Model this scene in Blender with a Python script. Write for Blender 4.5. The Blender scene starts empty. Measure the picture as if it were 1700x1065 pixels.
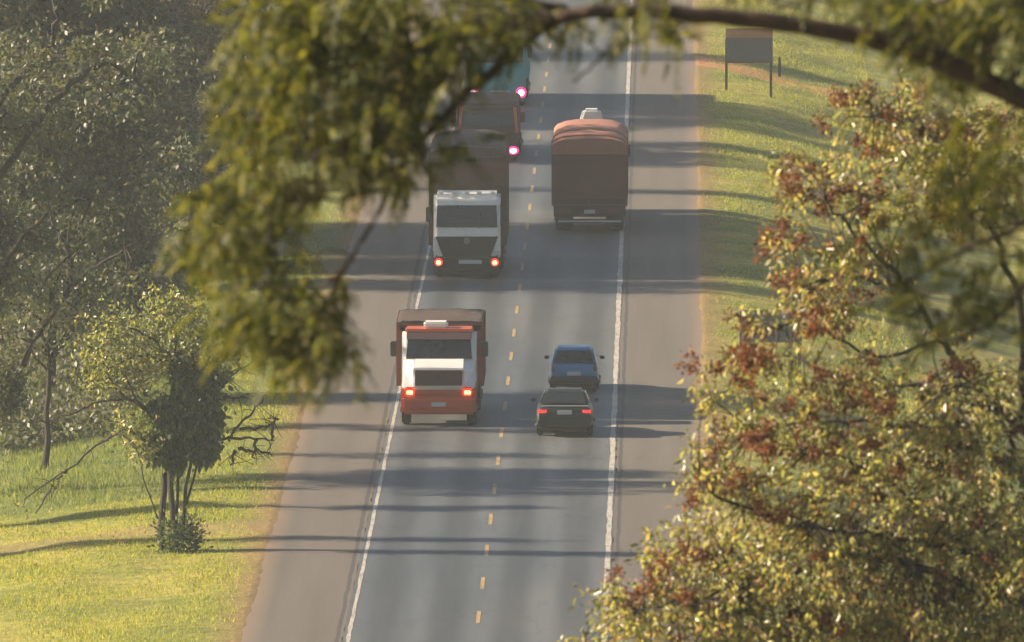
import bpy, bmesh, math, random
import numpy as np
from mathutils import Vector, Matrix, Euler

scene = bpy.context.scene
C = bpy.context.scene.collection
R = math.radians

# ------------------------------------------------------------------ camera, sky, sun, exposure
CAM = Vector((5.5, 0.0, 44.0))
FPX, IW, IH = 29000.0, 1700.0, 1065.0
PITCH = math.atan(2067.5 / FPX)
YAW = math.atan(265.0 / FPX * math.cos(PITCH))
cam_d = bpy.data.cameras.new("camera")
cam = bpy.data.objects.new("camera", cam_d)
C.objects.link(cam)
cam.location = CAM
cam.rotation_euler = Euler((R(90) - PITCH, 0, YAW), 'XYZ')
cam_d.sensor_width = 36.0
cam_d.lens = FPX / IW * 36.0
cam_d.clip_start = 1.0
cam_d.clip_end = 9000.0
cam_d.dof.use_dof = True
cam_d.dof.focus_distance = 590.0
cam_d.dof.aperture_fstop = 11.5
cam_d.dof.aperture_blades = 0
scene.camera = cam

SUN_EL, SUN_BACK = 23.0, 6.0          # degrees; the sun stands left of the road and a little beyond it
sdir = Vector((-math.cos(R(SUN_EL)) * math.cos(R(SUN_BACK)), math.cos(R(SUN_EL)) * math.sin(R(SUN_BACK)), math.sin(R(SUN_EL))))
world = bpy.data.worlds.new("World")
scene.world = world
world.use_nodes = True
wn = world.node_tree
sky = wn.nodes.new("ShaderNodeTexSky")
sky.sky_type = 'NISHITA'
sky.sun_disc = False
sky.sun_elevation = R(SUN_EL)
sky.sun_rotation = R(270 + SUN_BACK)
sky.dust_density = 2.0
wn.links.new(sky.outputs[0], wn.nodes["Background"].inputs[0])
wn.nodes["Background"].inputs[1].default_value = 0.05
sun_d = bpy.data.lights.new("sun", 'SUN')
sun_d.energy = 5.0
sun_d.angle = R(0.5)
sun_d.color = (1.0, 0.84, 0.62)
sun = bpy.data.objects.new("sun", sun_d)
C.objects.link(sun)
sun.rotation_euler = sdir.to_track_quat('Z', 'Y').to_euler()

scene.view_settings.view_transform = 'Standard'
scene.view_settings.look = 'None'
scene.view_settings.gamma = 1.0
scene.view_settings.exposure = 1.42
try:
    scene.cycles.volume_bounces = 1
    scene.cycles.max_bounces = 8
    scene.cycles.transparent_max_bounces = 8
    scene.cycles.use_denoising = True
    scene.cycles.sample_clamp_indirect = 6.0
except Exception:
    pass

# ------------------------------------------------------------------ pixel <-> world helpers (photo pixels 1700 x 1065)
CR = cam.rotation_euler.to_matrix()
def ray(px, py):
    return CR @ Vector(((px - IW / 2) / FPX, -(py - IH / 2) / FPX, -1.0))
def P(px, py, Y):
    r = ray(px, py)
    return CAM + r * (Y / r.y)
def GZ(px, py, z=0.0):
    r = ray(px, py)
    return CAM + r * ((z - CAM.z) / r.z)

# ------------------------------------------------------------------ terrain heights
HILL = 470.0
def road_z(y):
    y = np.asarray(y, dtype=float)
    t = np.clip(1.0 - y / HILL, 0.0, 1.35)
    return 42.2 * t ** 1.55
def verge(x, y):
    x = np.asarray(x, dtype=float); y = np.asarray(y, dtype=float)
    u = np.clip(x - 6.65, 0, None)
    right = -(0.05 * np.minimum(u, 5) + 0.024 * np.minimum(u, 5) ** 2) - 0.24 * np.clip(u - 5, 0, 7) + 0.05 * np.clip(u - 24, 0, 60)
    v = np.clip(-x - 6.65, 0, None)
    left = -0.015 * v - 0.007 * np.minimum(v, 10) ** 2 + 0.03 * np.clip(v - 22, 0, 80)
    bump = 0.10 * np.sin(x * 0.61 + y * 0.083) * np.sin(y * 0.21 - x * 0.17) + 0.05 * np.sin(x * 1.7 + 1.3) * np.sin(y * 0.47 + x * .3)
    far = np.clip((np.abs(x) - 7.2) / 3.0, 0, 1)
    return np.where(x > 0, right, left) + bump * far
def ground_z(x, y):
    x = np.asarray(x, dtype=float)
    a = np.abs(x)
    edge_up = np.clip((a - 6.25) / .45, 0, 1)
    deep = np.where(a < 6.22, -.09, 0.0)
    y = np.asarray(y, dtype=float)
    rag = .022 * np.sin(y * 1.9 + x) * np.sin(y * .53) + .018 * np.sin(y * .23 + 2 * np.sign(x))
    return road_z(y) + deep + verge(x, y) - .045 + .06 * edge_up + rag * .35 * (a < 7.4)

# ------------------------------------------------------------------ materials
def new_mat(name):
    m = bpy.data.materials.new(name)
    m.use_nodes = True
    return m, m.node_tree, m.node_tree.nodes["Principled BSDF"]
def nd(nt, typ, **kw):
    n = nt.nodes.new(typ)
    for k, v in kw.items():
        setattr(n, k, v)
    return n
def ramp(nt, stops, fac=None):
    r = nd(nt, "ShaderNodeValToRGB")
    e = r.color_ramp.elements
    while len(e) < len(stops):
        e.new(0.5)
    for i, (p, c) in enumerate(stops):
        e[i].position = p
        e[i].color = (c[0], c[1], c[2], 1)
    if fac is not None:
        nt.links.new(fac, r.inputs[0])
    return r
def noise(nt, scale, detail=4, rough=.55, vec=None, dist=0.0):
    n = nd(nt, "ShaderNodeTexNoise")
    n.inputs["Scale"].default_value = scale
    n.inputs["Detail"].default_value = detail
    n.inputs["Roughness"].default_value = rough
    n.inputs["Distortion"].default_value = dist
    if vec is not None:
        nt.links.new(vec, n.inputs["Vector"])
    return n
def mix(nt, fac, a, b, mode='MIX'):
    m = nd(nt, "ShaderNodeMix", data_type='RGBA', blend_type=mode)
    for sock, v in ((m.inputs[0], fac), (m.inputs[6], a), (m.inputs[7], b)):
        if hasattr(v, "is_linked") or hasattr(v, "links"):
            nt.links.new(v, sock)
        elif isinstance(v, (int, float)):
            sock.default_value = v
        else:
            sock.default_value = (v[0], v[1], v[2], 1)
    return m.outputs[2]
def math_n(nt, op, a, b=None, c=None):
    m = nd(nt, "ShaderNodeMath", operation=op)
    for i, v in enumerate((a, b, c)):
        if v is None: continue
        if hasattr(v, "links"): nt.links.new(v, m.inputs[i])
        else: m.inputs[i].default_value = v
    return m.outputs[0]
def pos_vec(nt, scale=(1, 1, 1)):
    g = nd(nt, "ShaderNodeNewGeometry")
    mp = nd(nt, "ShaderNodeMapping")
    mp.inputs["Scale"].default_value = scale
    nt.links.new(g.outputs["Position"], mp.inputs["Vector"])
    return mp.outputs[0], g

def paint(name, col, rough=.35, dirt=(.20, .11, .07), dirt_amt=.35, metal=0.0, scale=3.0, coat=.0):
    m, nt, b = new_mat(name)
    tc = nd(nt, "ShaderNodeTexCoord")
    n = noise(nt, scale, 5, .6, tc.outputs["Object"])
    r = ramp(nt, [(.35, (0, 0, 0)), (.75, (1, 1, 1))], n.outputs[0])
    f = math_n(nt, 'MULTIPLY', r.outputs[0], dirt_amt)
    c = mix(nt, f, col, dirt)
    nt.links.new(c, b.inputs["Base Color"])
    rr = math_n(nt, 'MULTIPLY_ADD', r.outputs[0], .25, rough)
    nt.links.new(rr, b.inputs["Roughness"])
    b.inputs["Metallic"].default_value = metal
    b.inputs["Coat Weight"].default_value = coat
    return m
def emit(name, col, strength):
    m, nt, b = new_mat(name)
    b.inputs["Base Color"].default_value = (*col, 1)
    b.inputs["Emission Color"].default_value = (*col, 1)
    b.inputs["Emission Strength"].default_value = strength
    b.inputs["Roughness"].default_value = .3
    return m
def leaf_mat(name, stops, trans=.45, rough=.4, trans_tint=(1.0, 1.0, .45), spec=.5):
    m, nt, b = new_mat(name)
    g = nd(nt, "ShaderNodeNewGeometry")
    r = ramp(nt, stops, g.outputs["Random Per Island"])
    nt.links.new(r.outputs[0], b.inputs["Base Color"])
    b.inputs["Roughness"].default_value = rough
    b.inputs["Specular IOR Level"].default_value = spec
    tr = nd(nt, "ShaderNodeBsdfTranslucent")
    tcol = mix(nt, 1.0, r.outputs[0], trans_tint, 'MULTIPLY')
    t2 = mix(nt, 1.0, tcol, (2.2, 2.2, 2.2), 'MULTIPLY')
    nt.links.new(t2, tr.inputs[0])
    mx = nd(nt, "ShaderNodeMixShader")
    mx.inputs[0].default_value = trans
    nt.links.new(b.outputs[0], mx.inputs[1])
    nt.links.new(tr.outputs[0], mx.inputs[2])
    nt.links.new(mx.outputs[0], nt.nodes["Material Output"].inputs[0])
    return m
def bark(name, a, bcol, sc=6.0):
    m, nt, b = new_mat(name)
    v, g = pos_vec(nt, (1, 1, .3))
    n = noise(nt, sc, 6, .65, v)
    r = ramp(nt, [(.3, a), (.7, bcol)], n.outputs[0])
    nt.links.new(r.outputs[0], b.inputs["Base Color"])
    b.inputs["Roughness"].default_value = .9
    bp = nd(nt, "ShaderNodeBump")
    bp.inputs["Strength"].default_value = .6
    bp.inputs["Distance"].default_value = .03
    nt.links.new(n.outputs[0], bp.inputs["Height"])
    nt.links.new(bp.outputs[0], b.inputs["Normal"])
    return m

def road_material():
    m, nt, b = new_mat("asphalt_lanes")
    v, g = pos_vec(nt)
    sx = nd(nt, "ShaderNodeSeparateXYZ"); nt.links.new(v, sx.inputs[0])
    vl, _ = pos_vec(nt, (1.0, .03, 1))
    nl = noise(nt, 1.3, 5, .6, vl)
    base = ramp(nt, [(.25, (.060, .067, .071)), (.75, (.104, .109, .110))], nl.outputs[0])
    vf, _ = pos_vec(nt, (1, 1, 1))
    nf = noise(nt, 14, 3, .7, vf)
    speck = ramp(nt, [(.3, (.78, .78, .78)), (.7, (1.2, 1.2, 1.2))], nf.outputs[0])
    c = mix(nt, 1.0, base.outputs[0], speck.outputs[0], 'MULTIPLY')
    # wheel tracks: four darker polished bands
    ax = math_n(nt, 'ABSOLUTE', sx.outputs[0])
    t1 = math_n(nt, 'COMPARE', ax, 0.95, .38)
    t2 = math_n(nt, 'COMPARE', ax, 2.75, .38)
    d1 = math_n(nt, 'ABSOLUTE', math_n(nt, 'SUBTRACT', ax, .95))
    d2 = math_n(nt, 'ABSOLUTE', math_n(nt, 'SUBTRACT', ax, 2.7))
    dd = math_n(nt, 'MINIMUM', d1, d2)
    band = nd(nt, "ShaderNodeMapRange"); band.interpolation_type = 'SMOOTHSTEP'
    band.inputs[1].default_value = .15; band.inputs[2].default_value = .75
    band.inputs[3].default_value = .66; band.inputs[4].default_value = 1.16
    nt.links.new(dd, band.inputs[0])
    c = mix(nt, 1.0, c, band.outputs[0], 'MULTIPLY')
    # patches of resurfacing along the road
    vp, _ = pos_vec(nt, (.12, .028, 1))
    np_ = noise(nt, 1.0, 2, .5, vp)
    pr = ramp(nt, [(.40, (.74, .80, .88)), (.62, (1.16, 1.09, 1.02))], np_.outputs[0])
    c = mix(nt, .8, c, pr.outputs[0], 'MULTIPLY')
    vs, _ = pos_vec(nt, (.55, .16, 1))
    ns = noise(nt, 1.0, 6, .7, vs, 1.5)
    sr = ramp(nt, [(.60, (1, 1, 1)), (.72, (.70, .70, .72))], ns.outputs[0])
    c = mix(nt, 1.0, c, sr.outputs[0], 'MULTIPLY')
    vc, _ = pos_vec(nt, (.5, .14, 1))
    vo = nd(nt, "ShaderNodeTexVoronoi", feature='DISTANCE_TO_EDGE')
    vo.inputs["Scale"].default_value = 1.0
    nw = noise(nt, 2.0, 4, .6, vc)
    vw = nd(nt, "ShaderNodeVectorMath", operation='ADD')
    nt.links.new(vc, vw.inputs[0]); nt.links.new(nw.outputs[1], vw.inputs[1])
    nt.links.new(vw.outputs[0], vo.inputs["Vector"])
    cr = math_n(nt, 'LESS_THAN', vo.outputs["Distance"], .012)
    c = mix(nt, math_n(nt, 'MULTIPLY', cr, .35), c, (.03, .03, .032))
    nt.links.new(c, b.inputs["Base Color"])
    b.inputs["Roughness"].default_value = .62
    bp = nd(nt, "ShaderNodeBump"); bp.inputs["Strength"].default_value = .5; bp.inputs["Distance"].default_value = .01
    nt.links.new(nf.outputs[0], bp.inputs["Height"]); nt.links.new(bp.outputs[0], b.inputs["Normal"])
    return m
def shoulder_material():
    m, nt, b = new_mat("asphalt_shoulder")
    vl, _ = pos_vec(nt, (.9, .02, 1))
    nl = noise(nt, 1.1, 5, .6, vl)
    base = ramp(nt, [(.25, (.090, .075, .060)), (.75, (.136, .113, .090))], nl.outputs[0])
    vf, _ = pos_vec(nt)
    nf = noise(nt, 10, 4, .7, vf)
    speck = ramp(nt, [(.3, (.8, .8, .8)), (.7, (1.18, 1.18, 1.18))], nf.outputs[0])
    c = mix(nt, 1.0, base.outputs[0], speck.outputs[0], 'MULTIPLY')
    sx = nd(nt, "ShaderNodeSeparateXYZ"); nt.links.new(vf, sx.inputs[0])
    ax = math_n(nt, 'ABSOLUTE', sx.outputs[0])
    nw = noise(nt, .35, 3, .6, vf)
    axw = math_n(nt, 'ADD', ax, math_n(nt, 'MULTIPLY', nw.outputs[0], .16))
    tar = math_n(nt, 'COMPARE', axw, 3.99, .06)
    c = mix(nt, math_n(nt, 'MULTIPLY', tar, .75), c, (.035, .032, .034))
    edge = nd(nt, "ShaderNodeMapRange"); edge.inputs[1].default_value = 6.1; edge.inputs[2].default_value = 6.75
    nt.links.new(axw, edge.inputs[0])
    c = mix(nt, math_n(nt, 'MULTIPLY', edge.outputs[0], .6), c, (.27, .17, .10))
    nt.links.new(c, b.inputs["Base Color"])
    b.inputs["Roughness"].default_value = .8
    return m
def line_material(name, col):
    m, nt, b = new_mat(name)
    v, _ = pos_vec(nt, (3, .4, 1))
    n = noise(nt, 2.0, 5, .7, v)
    r = ramp(nt, [(.30, tuple(.45 * x for x in col)), (.55, col)], n.outputs[0])
    nt.links.new(r.outputs[0], b.inputs["Base Color"])
    b.inputs["Roughness"].default_value = .6
    return m
def ground_material():
    m, nt, b = new_mat("verge_earth_and_turf")
    v, g = pos_vec(nt)
    sx = nd(nt, "ShaderNodeSeparateXYZ"); nt.links.new(v, sx.inputs[0])
    n1 = noise(nt, .18, 5, .6, v)
    n2 = noise(nt, 2.2, 5, .7, v)
    turf = ramp(nt, [(.30, (.12, .155, .034)), (.5, (.24, .235, .055)), (.70, (.38, .31, .09))], n1.outputs[0])
    det = ramp(nt, [(.3, (.6, .6, .6)), (.7, (1.3, 1.3, 1.3))], n2.outputs[0])
    c = mix(nt, 1.0, turf.outputs[0], det.outputs[0], 'MULTIPLY')
    # greener, ranker growth further back on the left
    gy = nd(nt, "ShaderNodeMapRange"); gy.interpolation_type = 'SMOOTHSTEP'; gy.inputs[1].default_value = 536; gy.inputs[2].default_value = 545
    nt.links.new(sx.outputs[1], gy.inputs[0])
    gl = math_n(nt, 'MULTIPLY', gy.outputs[0], math_n(nt, 'LESS_THAN', sx.outputs[0], 0))
    c = mix(nt, math_n(nt, 'MULTIPLY', gl, .75), c, (.125, .155, .050))
    # red-brown earth along the shoulder edge and bare tracks
    ax = math_n(nt, 'ABSOLUTE', sx.outputs[0])
    n3 = noise(nt, .5, 4, .6, v)
    axw = math_n(nt, 'ADD', ax, math_n(nt, 'MULTIPLY', n3.outputs[0], 1.6))
    edge = nd(nt, "ShaderNodeMapRange"); edge.inputs[1].default_value = 7.5; edge.inputs[2].default_value = 8.6
    edge.inputs[3].default_value = 1.0; edge.inputs[4].default_value = 0.0
    nt.links.new(axw, edge.inputs[0])
    c = mix(nt, math_n(nt, 'MULTIPLY', edge.outputs[0], .75), c, (.24, .145, .075))
    # bare earth footpath on the left (y about 528) and dirt track on the right (y about 778)
    yw = math_n(nt, 'ADD', sx.outputs[1], math_n(nt, 'MULTIPLY', n3.outputs[0], 4.0))
    ys = math_n(nt, 'ADD', yw, math_n(nt, 'MULTIPLY', sx.outputs[0], -.32))
    lp = math_n(nt, 'COMPARE', ys, 533.8, 2.6)
    lp = math_n(nt, 'MULTIPLY', lp, math_n(nt, 'LESS_THAN', sx.outputs[0], 0))
    c = mix(nt, math_n(nt, 'MULTIPLY', lp, .55), c, (.25, .17, .085))
    yr = math_n(nt, 'ADD', yw, math_n(nt, 'MULTIPLY', sx.outputs[0], 1.3))
    rp = math_n(nt, 'COMPARE', yr, 791.5, 4.0)
    rp = math_n(nt, 'MULTIPLY', rp, math_n(nt, 'GREATER_THAN', sx.outputs[0], 0))
    c = mix(nt, math_n(nt, 'MULTIPLY', rp, .9), c, (.42, .20, .10))
    nt.links.new(c, b.inputs["Base Color"])
    b.inputs["Roughness"].default_value = .95
    b.inputs["Specular IOR Level"].default_value = .1
    bp = nd(nt, "ShaderNodeBump"); bp.inputs["Strength"].default_value = .8; bp.inputs["Distance"].default_value = .12
    nt.links.new(n2.outputs[0], bp.inputs["Height"]); nt.links.new(bp.outputs[0], b.inputs["Normal"])
    return m

M = {}
M['road'] = road_material()
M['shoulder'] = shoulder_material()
M['line'] = line_material("edge_line_paint", (.45, .40, .33))
M['dash'] = line_material("centre_line_paint", (.40, .26, .10))
M['ground'] = ground_material()
M['tyre'] = paint("tyre_rubber", (.018, .017, .017), .85, (.12, .08, .06), .4)
M['rim'] = paint("rim_steel", (.25, .24, .23), .5, (.15, .09, .06), .5, .4)
M['dark'] = paint("dark_plastic", (.022, .022, .024), .55, (.11, .08, .06), .3)
M['chassis'] = paint("chassis_grime", (.035, .032, .03), .8, (.12, .08, .06), .5)
M['glass'] = paint("dark_glass", (.012, .017, .022), .06, (.10, .09, .08), .12, 0, 1.5, .3)
M['white'] = paint("white_truck_paint", (.74, .74, .72), .35, (.42, .33, .27), .3, 0, 2.0, .2)
M['orange'] = paint("orange_truck_paint", (.50, .085, .022), .4, (.25, .10, .05), .35, 0, 2.0, .2)
M['maroon'] = paint("grille_dark_red", (.095, .042, .052), .6, (.12, .07, .06), .4)
M['cargo_red'] = paint("cargo_boards_red", (.20, .055, .032), .75, (.12, .055, .035), .6, 0, 1.2)
M['cargo_brown'] = paint("cargo_boards_brown", (.12, .055, .036), .8, (.08, .045, .034), .6, 0, 1.0)
M['tarp_dark'] = paint("tarpaulin_dark", (.055, .036, .028), .8, (.09, .055, .04), .5, 0, .9)
M['tarp_red'] = paint("tarpaulin_dusty_red", (.34, .14, .095), .75, (.25, .12, .08), .5, 0, .8)
M['trailer_red'] = paint("trailer_red_brown", (.15, .055, .040), .7, (.11, .055, .042), .6, 0, .8)
M['turquoise'] = paint("turquoise_truck_paint", (.05, .36, .38), .4, (.10, .25, .26), .3, 0, 2.0, .2)
M['blue'] = paint("blue_car_paint", (.045, .19, .38), .3, (.08, .18, .30), .25, .1, 1.5, .4)
M['black'] = paint("black_car_paint", (.008, .013, .011), .4, (.04, .04, .035), .2, 0, 1.5, .15)
M['plate'] = paint("number_plate_grey", (.50, .51, .50), .5, (.3, .27, .25), .3)
M['chrome'] = paint("bright_trim", (.62, .62, .60), .3, (.3, .25, .2), .2, .7)
M['lamp_off'] = paint("lamp_glass_red", (.12, .015, .015), .25, (.2, .05, .04), .2)
M['head_core'] = emit("headlamp_lit", (1.0, .72, .26), .95)
M['head_glare'] = emit("headlamp_glare_ring", (1.0, .035, .02), .42)  # glare around the lens put into a glowing red ring
M['head_pink'] = emit("headlamp_lit_pink", (1.0, .60, .80), 2.2)
M['glare_pink'] = emit("headlamp_glare_ring_pink", (1.0, .02, .22), .55)  # same painted glare in magenta, for the two far trucks
M['tail_lit'] = emit("tail_lamp_lit", (1.0, .04, .04), .3)
M['sign_back'] = paint("sign_grey_sheet", (.10, .105, .12), .6, (.14, .12, .10), .4)
M['sign_orange'] = paint("sign_orange_strip", (.42, .20, .07), .6, (.25, .15, .08), .4)
M['post'] = paint("post_dark_timber", (.045, .038, .034), .8, (.10, .07, .05), .5)
M['post_grey'] = paint("post_grey_concrete", (.20, .20, .21), .8, (.12, .10, .09), .4)
M['bark_dark'] = bark("bark_dark", (.014, .011, .009), (.042, .032, .024))
M['bark_red'] = bark("bark_reddish", (.03, .024, .016), (.085, .044, .028), 9)
M['bark_grey'] = bark("bark_grey", (.018, .015, .013), (.050, .042, .034))

# ------------------------------------------------------------------ object helpers
def tag(o, label=None, cat=None, group=None, kind=None):
    if label: o["label"] = label
    if cat: o["category"] = cat
    if group: o["group"] = group
    if kind: o["kind"] = kind
    return o
def thing(name, loc, label, cat, group=None, rz=0.0):
    o = bpy.data.objects.new(name, None)
    o.empty_display_size = .3
    C.objects.link(o)
    o.location = loc
    o.rotation_euler = (0, 0, rz)
    return tag(o, label, cat, group)
def link_mesh(name, me, mat, parent=None):
    o = bpy.data.objects.new(name, me)
    C.objects.link(o)
    me.materials.append(mat)
    if parent is not None: o.parent = parent
    return o
def np_mesh(name, verts, faces):
    """verts (n,3); faces (m,k) all of the same size, or a list of such arrays."""
    me = bpy.data.meshes.new(name)
    if not isinstance(faces, list): faces = [faces]
    faces = [np.asarray(f, dtype=np.int32) for f in faces if len(f)]
    verts = np.asarray(verts, dtype=np.float32)
    loops = np.concatenate([f.ravel() for f in faces])
    sizes = np.concatenate([np.full(len(f), f.shape[1], dtype=np.int32) for f in faces])
    starts = np.concatenate(([0], np.cumsum(sizes)[:-1])).astype(np.int32)
    me.vertices.add(len(verts)); me.vertices.foreach_set("co", verts.ravel())
    me.loops.add(len(loops)); me.loops.foreach_set("vertex_index", loops)
    me.polygons.add(len(sizes)); me.polygons.foreach_set("loop_start", starts)
    me.update(calc_edges=True)
    me.validate()
    return me

class MB:
    """Collects solid shapes into one bmesh; build() links them as one mesh object."""
    def __init__(self): self.bm = bmesh.new()
    def _bevel(self, verts, w, seg=2):
        if w <= 0: return
        edges = list({e for v in verts for e in v.link_edges})
        bmesh.ops.bevel(self.bm, geom=edges, offset=w, segments=seg, affect='EDGES', clamp_overlap=True)
    def frustum(self, lo, hi, z0, z1, bevel=.03):
        """lo/hi: (x0,x1,y0,y1) rectangles at heights z0 and z1."""
        vs = []
        for (x0, x1, y0, y1), z in ((lo, z0), (hi, z1)):
            vs.append([self.bm.verts.new((x, y, z)) for x, y in ((x0, y0), (x1, y0), (x1, y1), (x0, y1))])
        a, b = vs
        self.bm.faces.new(a[::-1]); self.bm.faces.new(b)
        for i in range(4):
            self.bm.faces.new((a[i], a[(i + 1) % 4], b[(i + 1) % 4], b[i]))
        self._bevel(a + b, bevel)
        return self
    def box(self, x0, x1, y0, y1, z0, z1, bevel=.02):
        r = (x0, x1, y0, y1)
        return self.frustum(r, r, z0, z1, bevel)
    def prism(self, prof, x0, x1, bevel=.02, seg=2):
        """prof: list of (y, z) going round; extruded along x from x0 to x1."""
        a = [self.bm.verts.new((x0, y, z)) for y, z in prof]
        b = [self.bm.verts.new((x1, y, z)) for y, z in prof]
        n = len(prof)
        self.bm.faces.new(a); self.bm.faces.new(b[::-1])
        for i in range(n):
            self.bm.faces.new((a[i], b[i], b[(i + 1) % n], a[(i + 1) % n]))
        bmesh.ops.recalc_face_normals(self.bm, faces=list({f for v in a + b for f in v.link_faces}))
        self._bevel(a + b, bevel, seg)
        return self
    def prism_y(self, prof, y0, y1, bevel=.0):
        """prof: list of (x, z); extruded along y."""
        a = [self.bm.verts.new((x, y0, z)) for x, z in prof]
        b = [self.bm.verts.new((x, y1, z)) for x, z in prof]
        n = len(prof)
        self.bm.faces.new(a); self.bm.faces.new(b[::-1])
        for i in range(n):
            self.bm.faces.new((a[i], b[i], b[(i + 1) % n], a[(i + 1) % n]))
        bmesh.ops.recalc_face_normals(self.bm, faces=list({f for v in a + b for f in v.link_faces}))
        self._bevel(a + b, bevel)
        return self
    def poly(self, pts, thick=.01, d=(0, -1, 0)):
        """A thin slab from a polygon, given a thickness along d."""
        d = Vector(d).normalized() * thick
        a = [self.bm.verts.new(Vector(p)) for p in pts]
        b = [self.bm.verts.new(Vector(p) + d) for p in pts]
        n = len(pts)
        self.bm.faces.new(a); self.bm.faces.new(b[::-1])
        for i in range(n):
            self.bm.faces.new((a[i], b[i], b[(i + 1) % n], a[(i + 1) % n]))
        bmesh.ops.recalc_face_normals(self.bm, faces=list({f for v in a + b for f in v.link_faces}))
        return self
    def cyl(self, c, r, depth, axis='x', seg=20, r2=None, bevel=.0):
        m = Matrix.Translation(Vector(c))
        if axis == 'x': m = m @ Matrix.Rotation(R(90), 4, 'Y')
        if axis == 'y': m = m @ Matrix.Rotation(R(90), 4, 'X')
        ret = bmesh.ops.create_cone(self.bm, cap_ends=True, segments=seg, radius1=r, radius2=r if r2 is None else r2, depth=depth, matrix=m)
        if bevel > 0:
            vs = ret['verts']
            edges = [e for e in {e for v in vs for e in v.link_edges} if any(len(f.verts) > 4 for f in e.link_faces)]
            bmesh.ops.bevel(self.bm, geom=edges, offset=bevel, segments=2, affect='EDGES')
        return self
    def ball(self, c, r, sc=(1, 1, 1), seg=12):
        m = Matrix.Translation(Vector(c)) @ Matrix.Diagonal((*sc, 1))
        bmesh.ops.create_uvsphere(self.bm, u_segments=seg, v_segments=seg // 2 + 2, radius=r, matrix=m)
        return self
    def loft(self, rings, cap=True):
        vr = [[self.bm.verts.new(p) for p in r] for r in rings]
        n = len(rings[0])
        fs = []
        for a, b in zip(vr, vr[1:]):
            for i in range(n):
                fs.append(self.bm.faces.new((a[i], a[(i + 1) % n], b[(i + 1) % n], b[i])))
        if cap:
            fs.append(self.bm.faces.new(vr[0][::-1])); fs.append(self.bm.faces.new(vr[-1]))
        bmesh.ops.recalc_face_normals(self.bm, faces=fs)
        return self
    def build(self, name, mat, parent=None, smooth=32):
        me = bpy.data.meshes.new(name)
        self.bm.to_mesh(me); self.bm.free()
        for p in me.polygons: p.use_smooth = True
        me.set_sharp_from_angle(angle=R(smooth))
        return link_mesh(name, me, mat, parent)

def tube_arrays(paths, sides=6):
    """paths: list of (points (n,3), radii (n,)). Returns verts, quads."""
    V, F, off = [], [], 0
    ang = np.linspace(0, 2 * np.pi, sides, endpoint=False)
    for pts, rad in paths:
        pts = np.asarray(pts, float); rad = np.asarray(rad, float)
        n = len(pts)
        t = np.gradient(pts, axis=0)
        t /= np.linalg.norm(t, axis=1)[:, None] + 1e-9
        ref = np.where(np.abs(t[:, 2:3]) > .9, np.array([[1., 0, 0]]), np.array([[0, 0, 1.]]))
        a = np.cross(t, ref); a /= np.linalg.norm(a, axis=1)[:, None] + 1e-9
        b = np.cross(t, a)
        ring = pts[:, None, :] + rad[:, None, None] * (np.cos(ang)[None, :, None] * a[:, None, :] + np.sin(ang)[None, :, None] * b[:, None, :])
        V.append(ring.reshape(-1, 3))
        i = np.arange(n - 1)[:, None] * sides + off
        j = np.arange(sides)[None, :]
        j2 = (j + 1) % sides
        F.append(np.stack([i + j, i + j2, i + sides + j2, i + sides + j], -1).reshape(-1, 4))
        off += n * sides
    return np.concatenate(V), np.concatenate(F)
def tubes(name, paths, mat, parent=None, sides=6):
    v, f = tube_arrays(paths, sides)
    if parent is not None: v = v - np.array(parent.location)
    me = np_mesh(name, v, f)
    me.polygons.foreach_set("use_smooth", np.ones(len(me.polygons), dtype=bool))
    return link_mesh(name, me, mat, parent)
def smooth_path(pts, n=12, wob=0.0, rng=None):
    pts = np.asarray(pts, float)
    k = len(pts)
    t = np.linspace(0, k - 1, max(n, 2))
    out = []
    for u in t:
        i = min(int(u), k - 2); f = u - i
        p0, p1, p2, p3 = pts[max(i - 1, 0)], pts[i], pts[i + 1], pts[min(i + 2, k - 1)]
        out.append(.5 * ((2 * p1) + (-p0 + p2) * f + (2 * p0 - 5 * p1 + 4 * p2 - p3) * f ** 2 + (-p0 + 3 * p1 - 3 * p2 + p3) * f ** 3))
    out = np.array(out)
    if wob and rng is not None:
        w = rng.normal(0, wob, out.shape); w[0] = 0
        out += w
    return out
def leaf_quads(p, d, L, W, rng, fold=0.0):
    """Diamond leaves at p along d. All arrays of n."""
    n = len(p)
    d = d / (np.linalg.norm(d, axis=1)[:, None] + 1e-9)
    r = rng.normal(size=(n, 3))
    s = np.cross(d, r); s /= np.linalg.norm(s, axis=1)[:, None] + 1e-9
    nn = np.cross(s, d)
    L = np.broadcast_to(np.asarray(L, float), (n,))[:, None]; W = np.broadcast_to(np.asarray(W, float), (n,))[:, None]
    up = nn * W * fold
    v = np.stack([p, p + d * L * .45 + s * W * .5 + up, p + d * L - nn * L * .12, p + d * L * .45 - s * W * .5 + up], 1)
    if fold:
        i = np.arange(n)[:, None] * 4
        return v.reshape(-1, 3), np.concatenate([i + np.array([[0, 1, 2]]), i + np.array([[0, 2, 3]])])
    f = np.arange(4 * n).reshape(n, 4)
    return v.reshape(-1, 3), f

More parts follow.
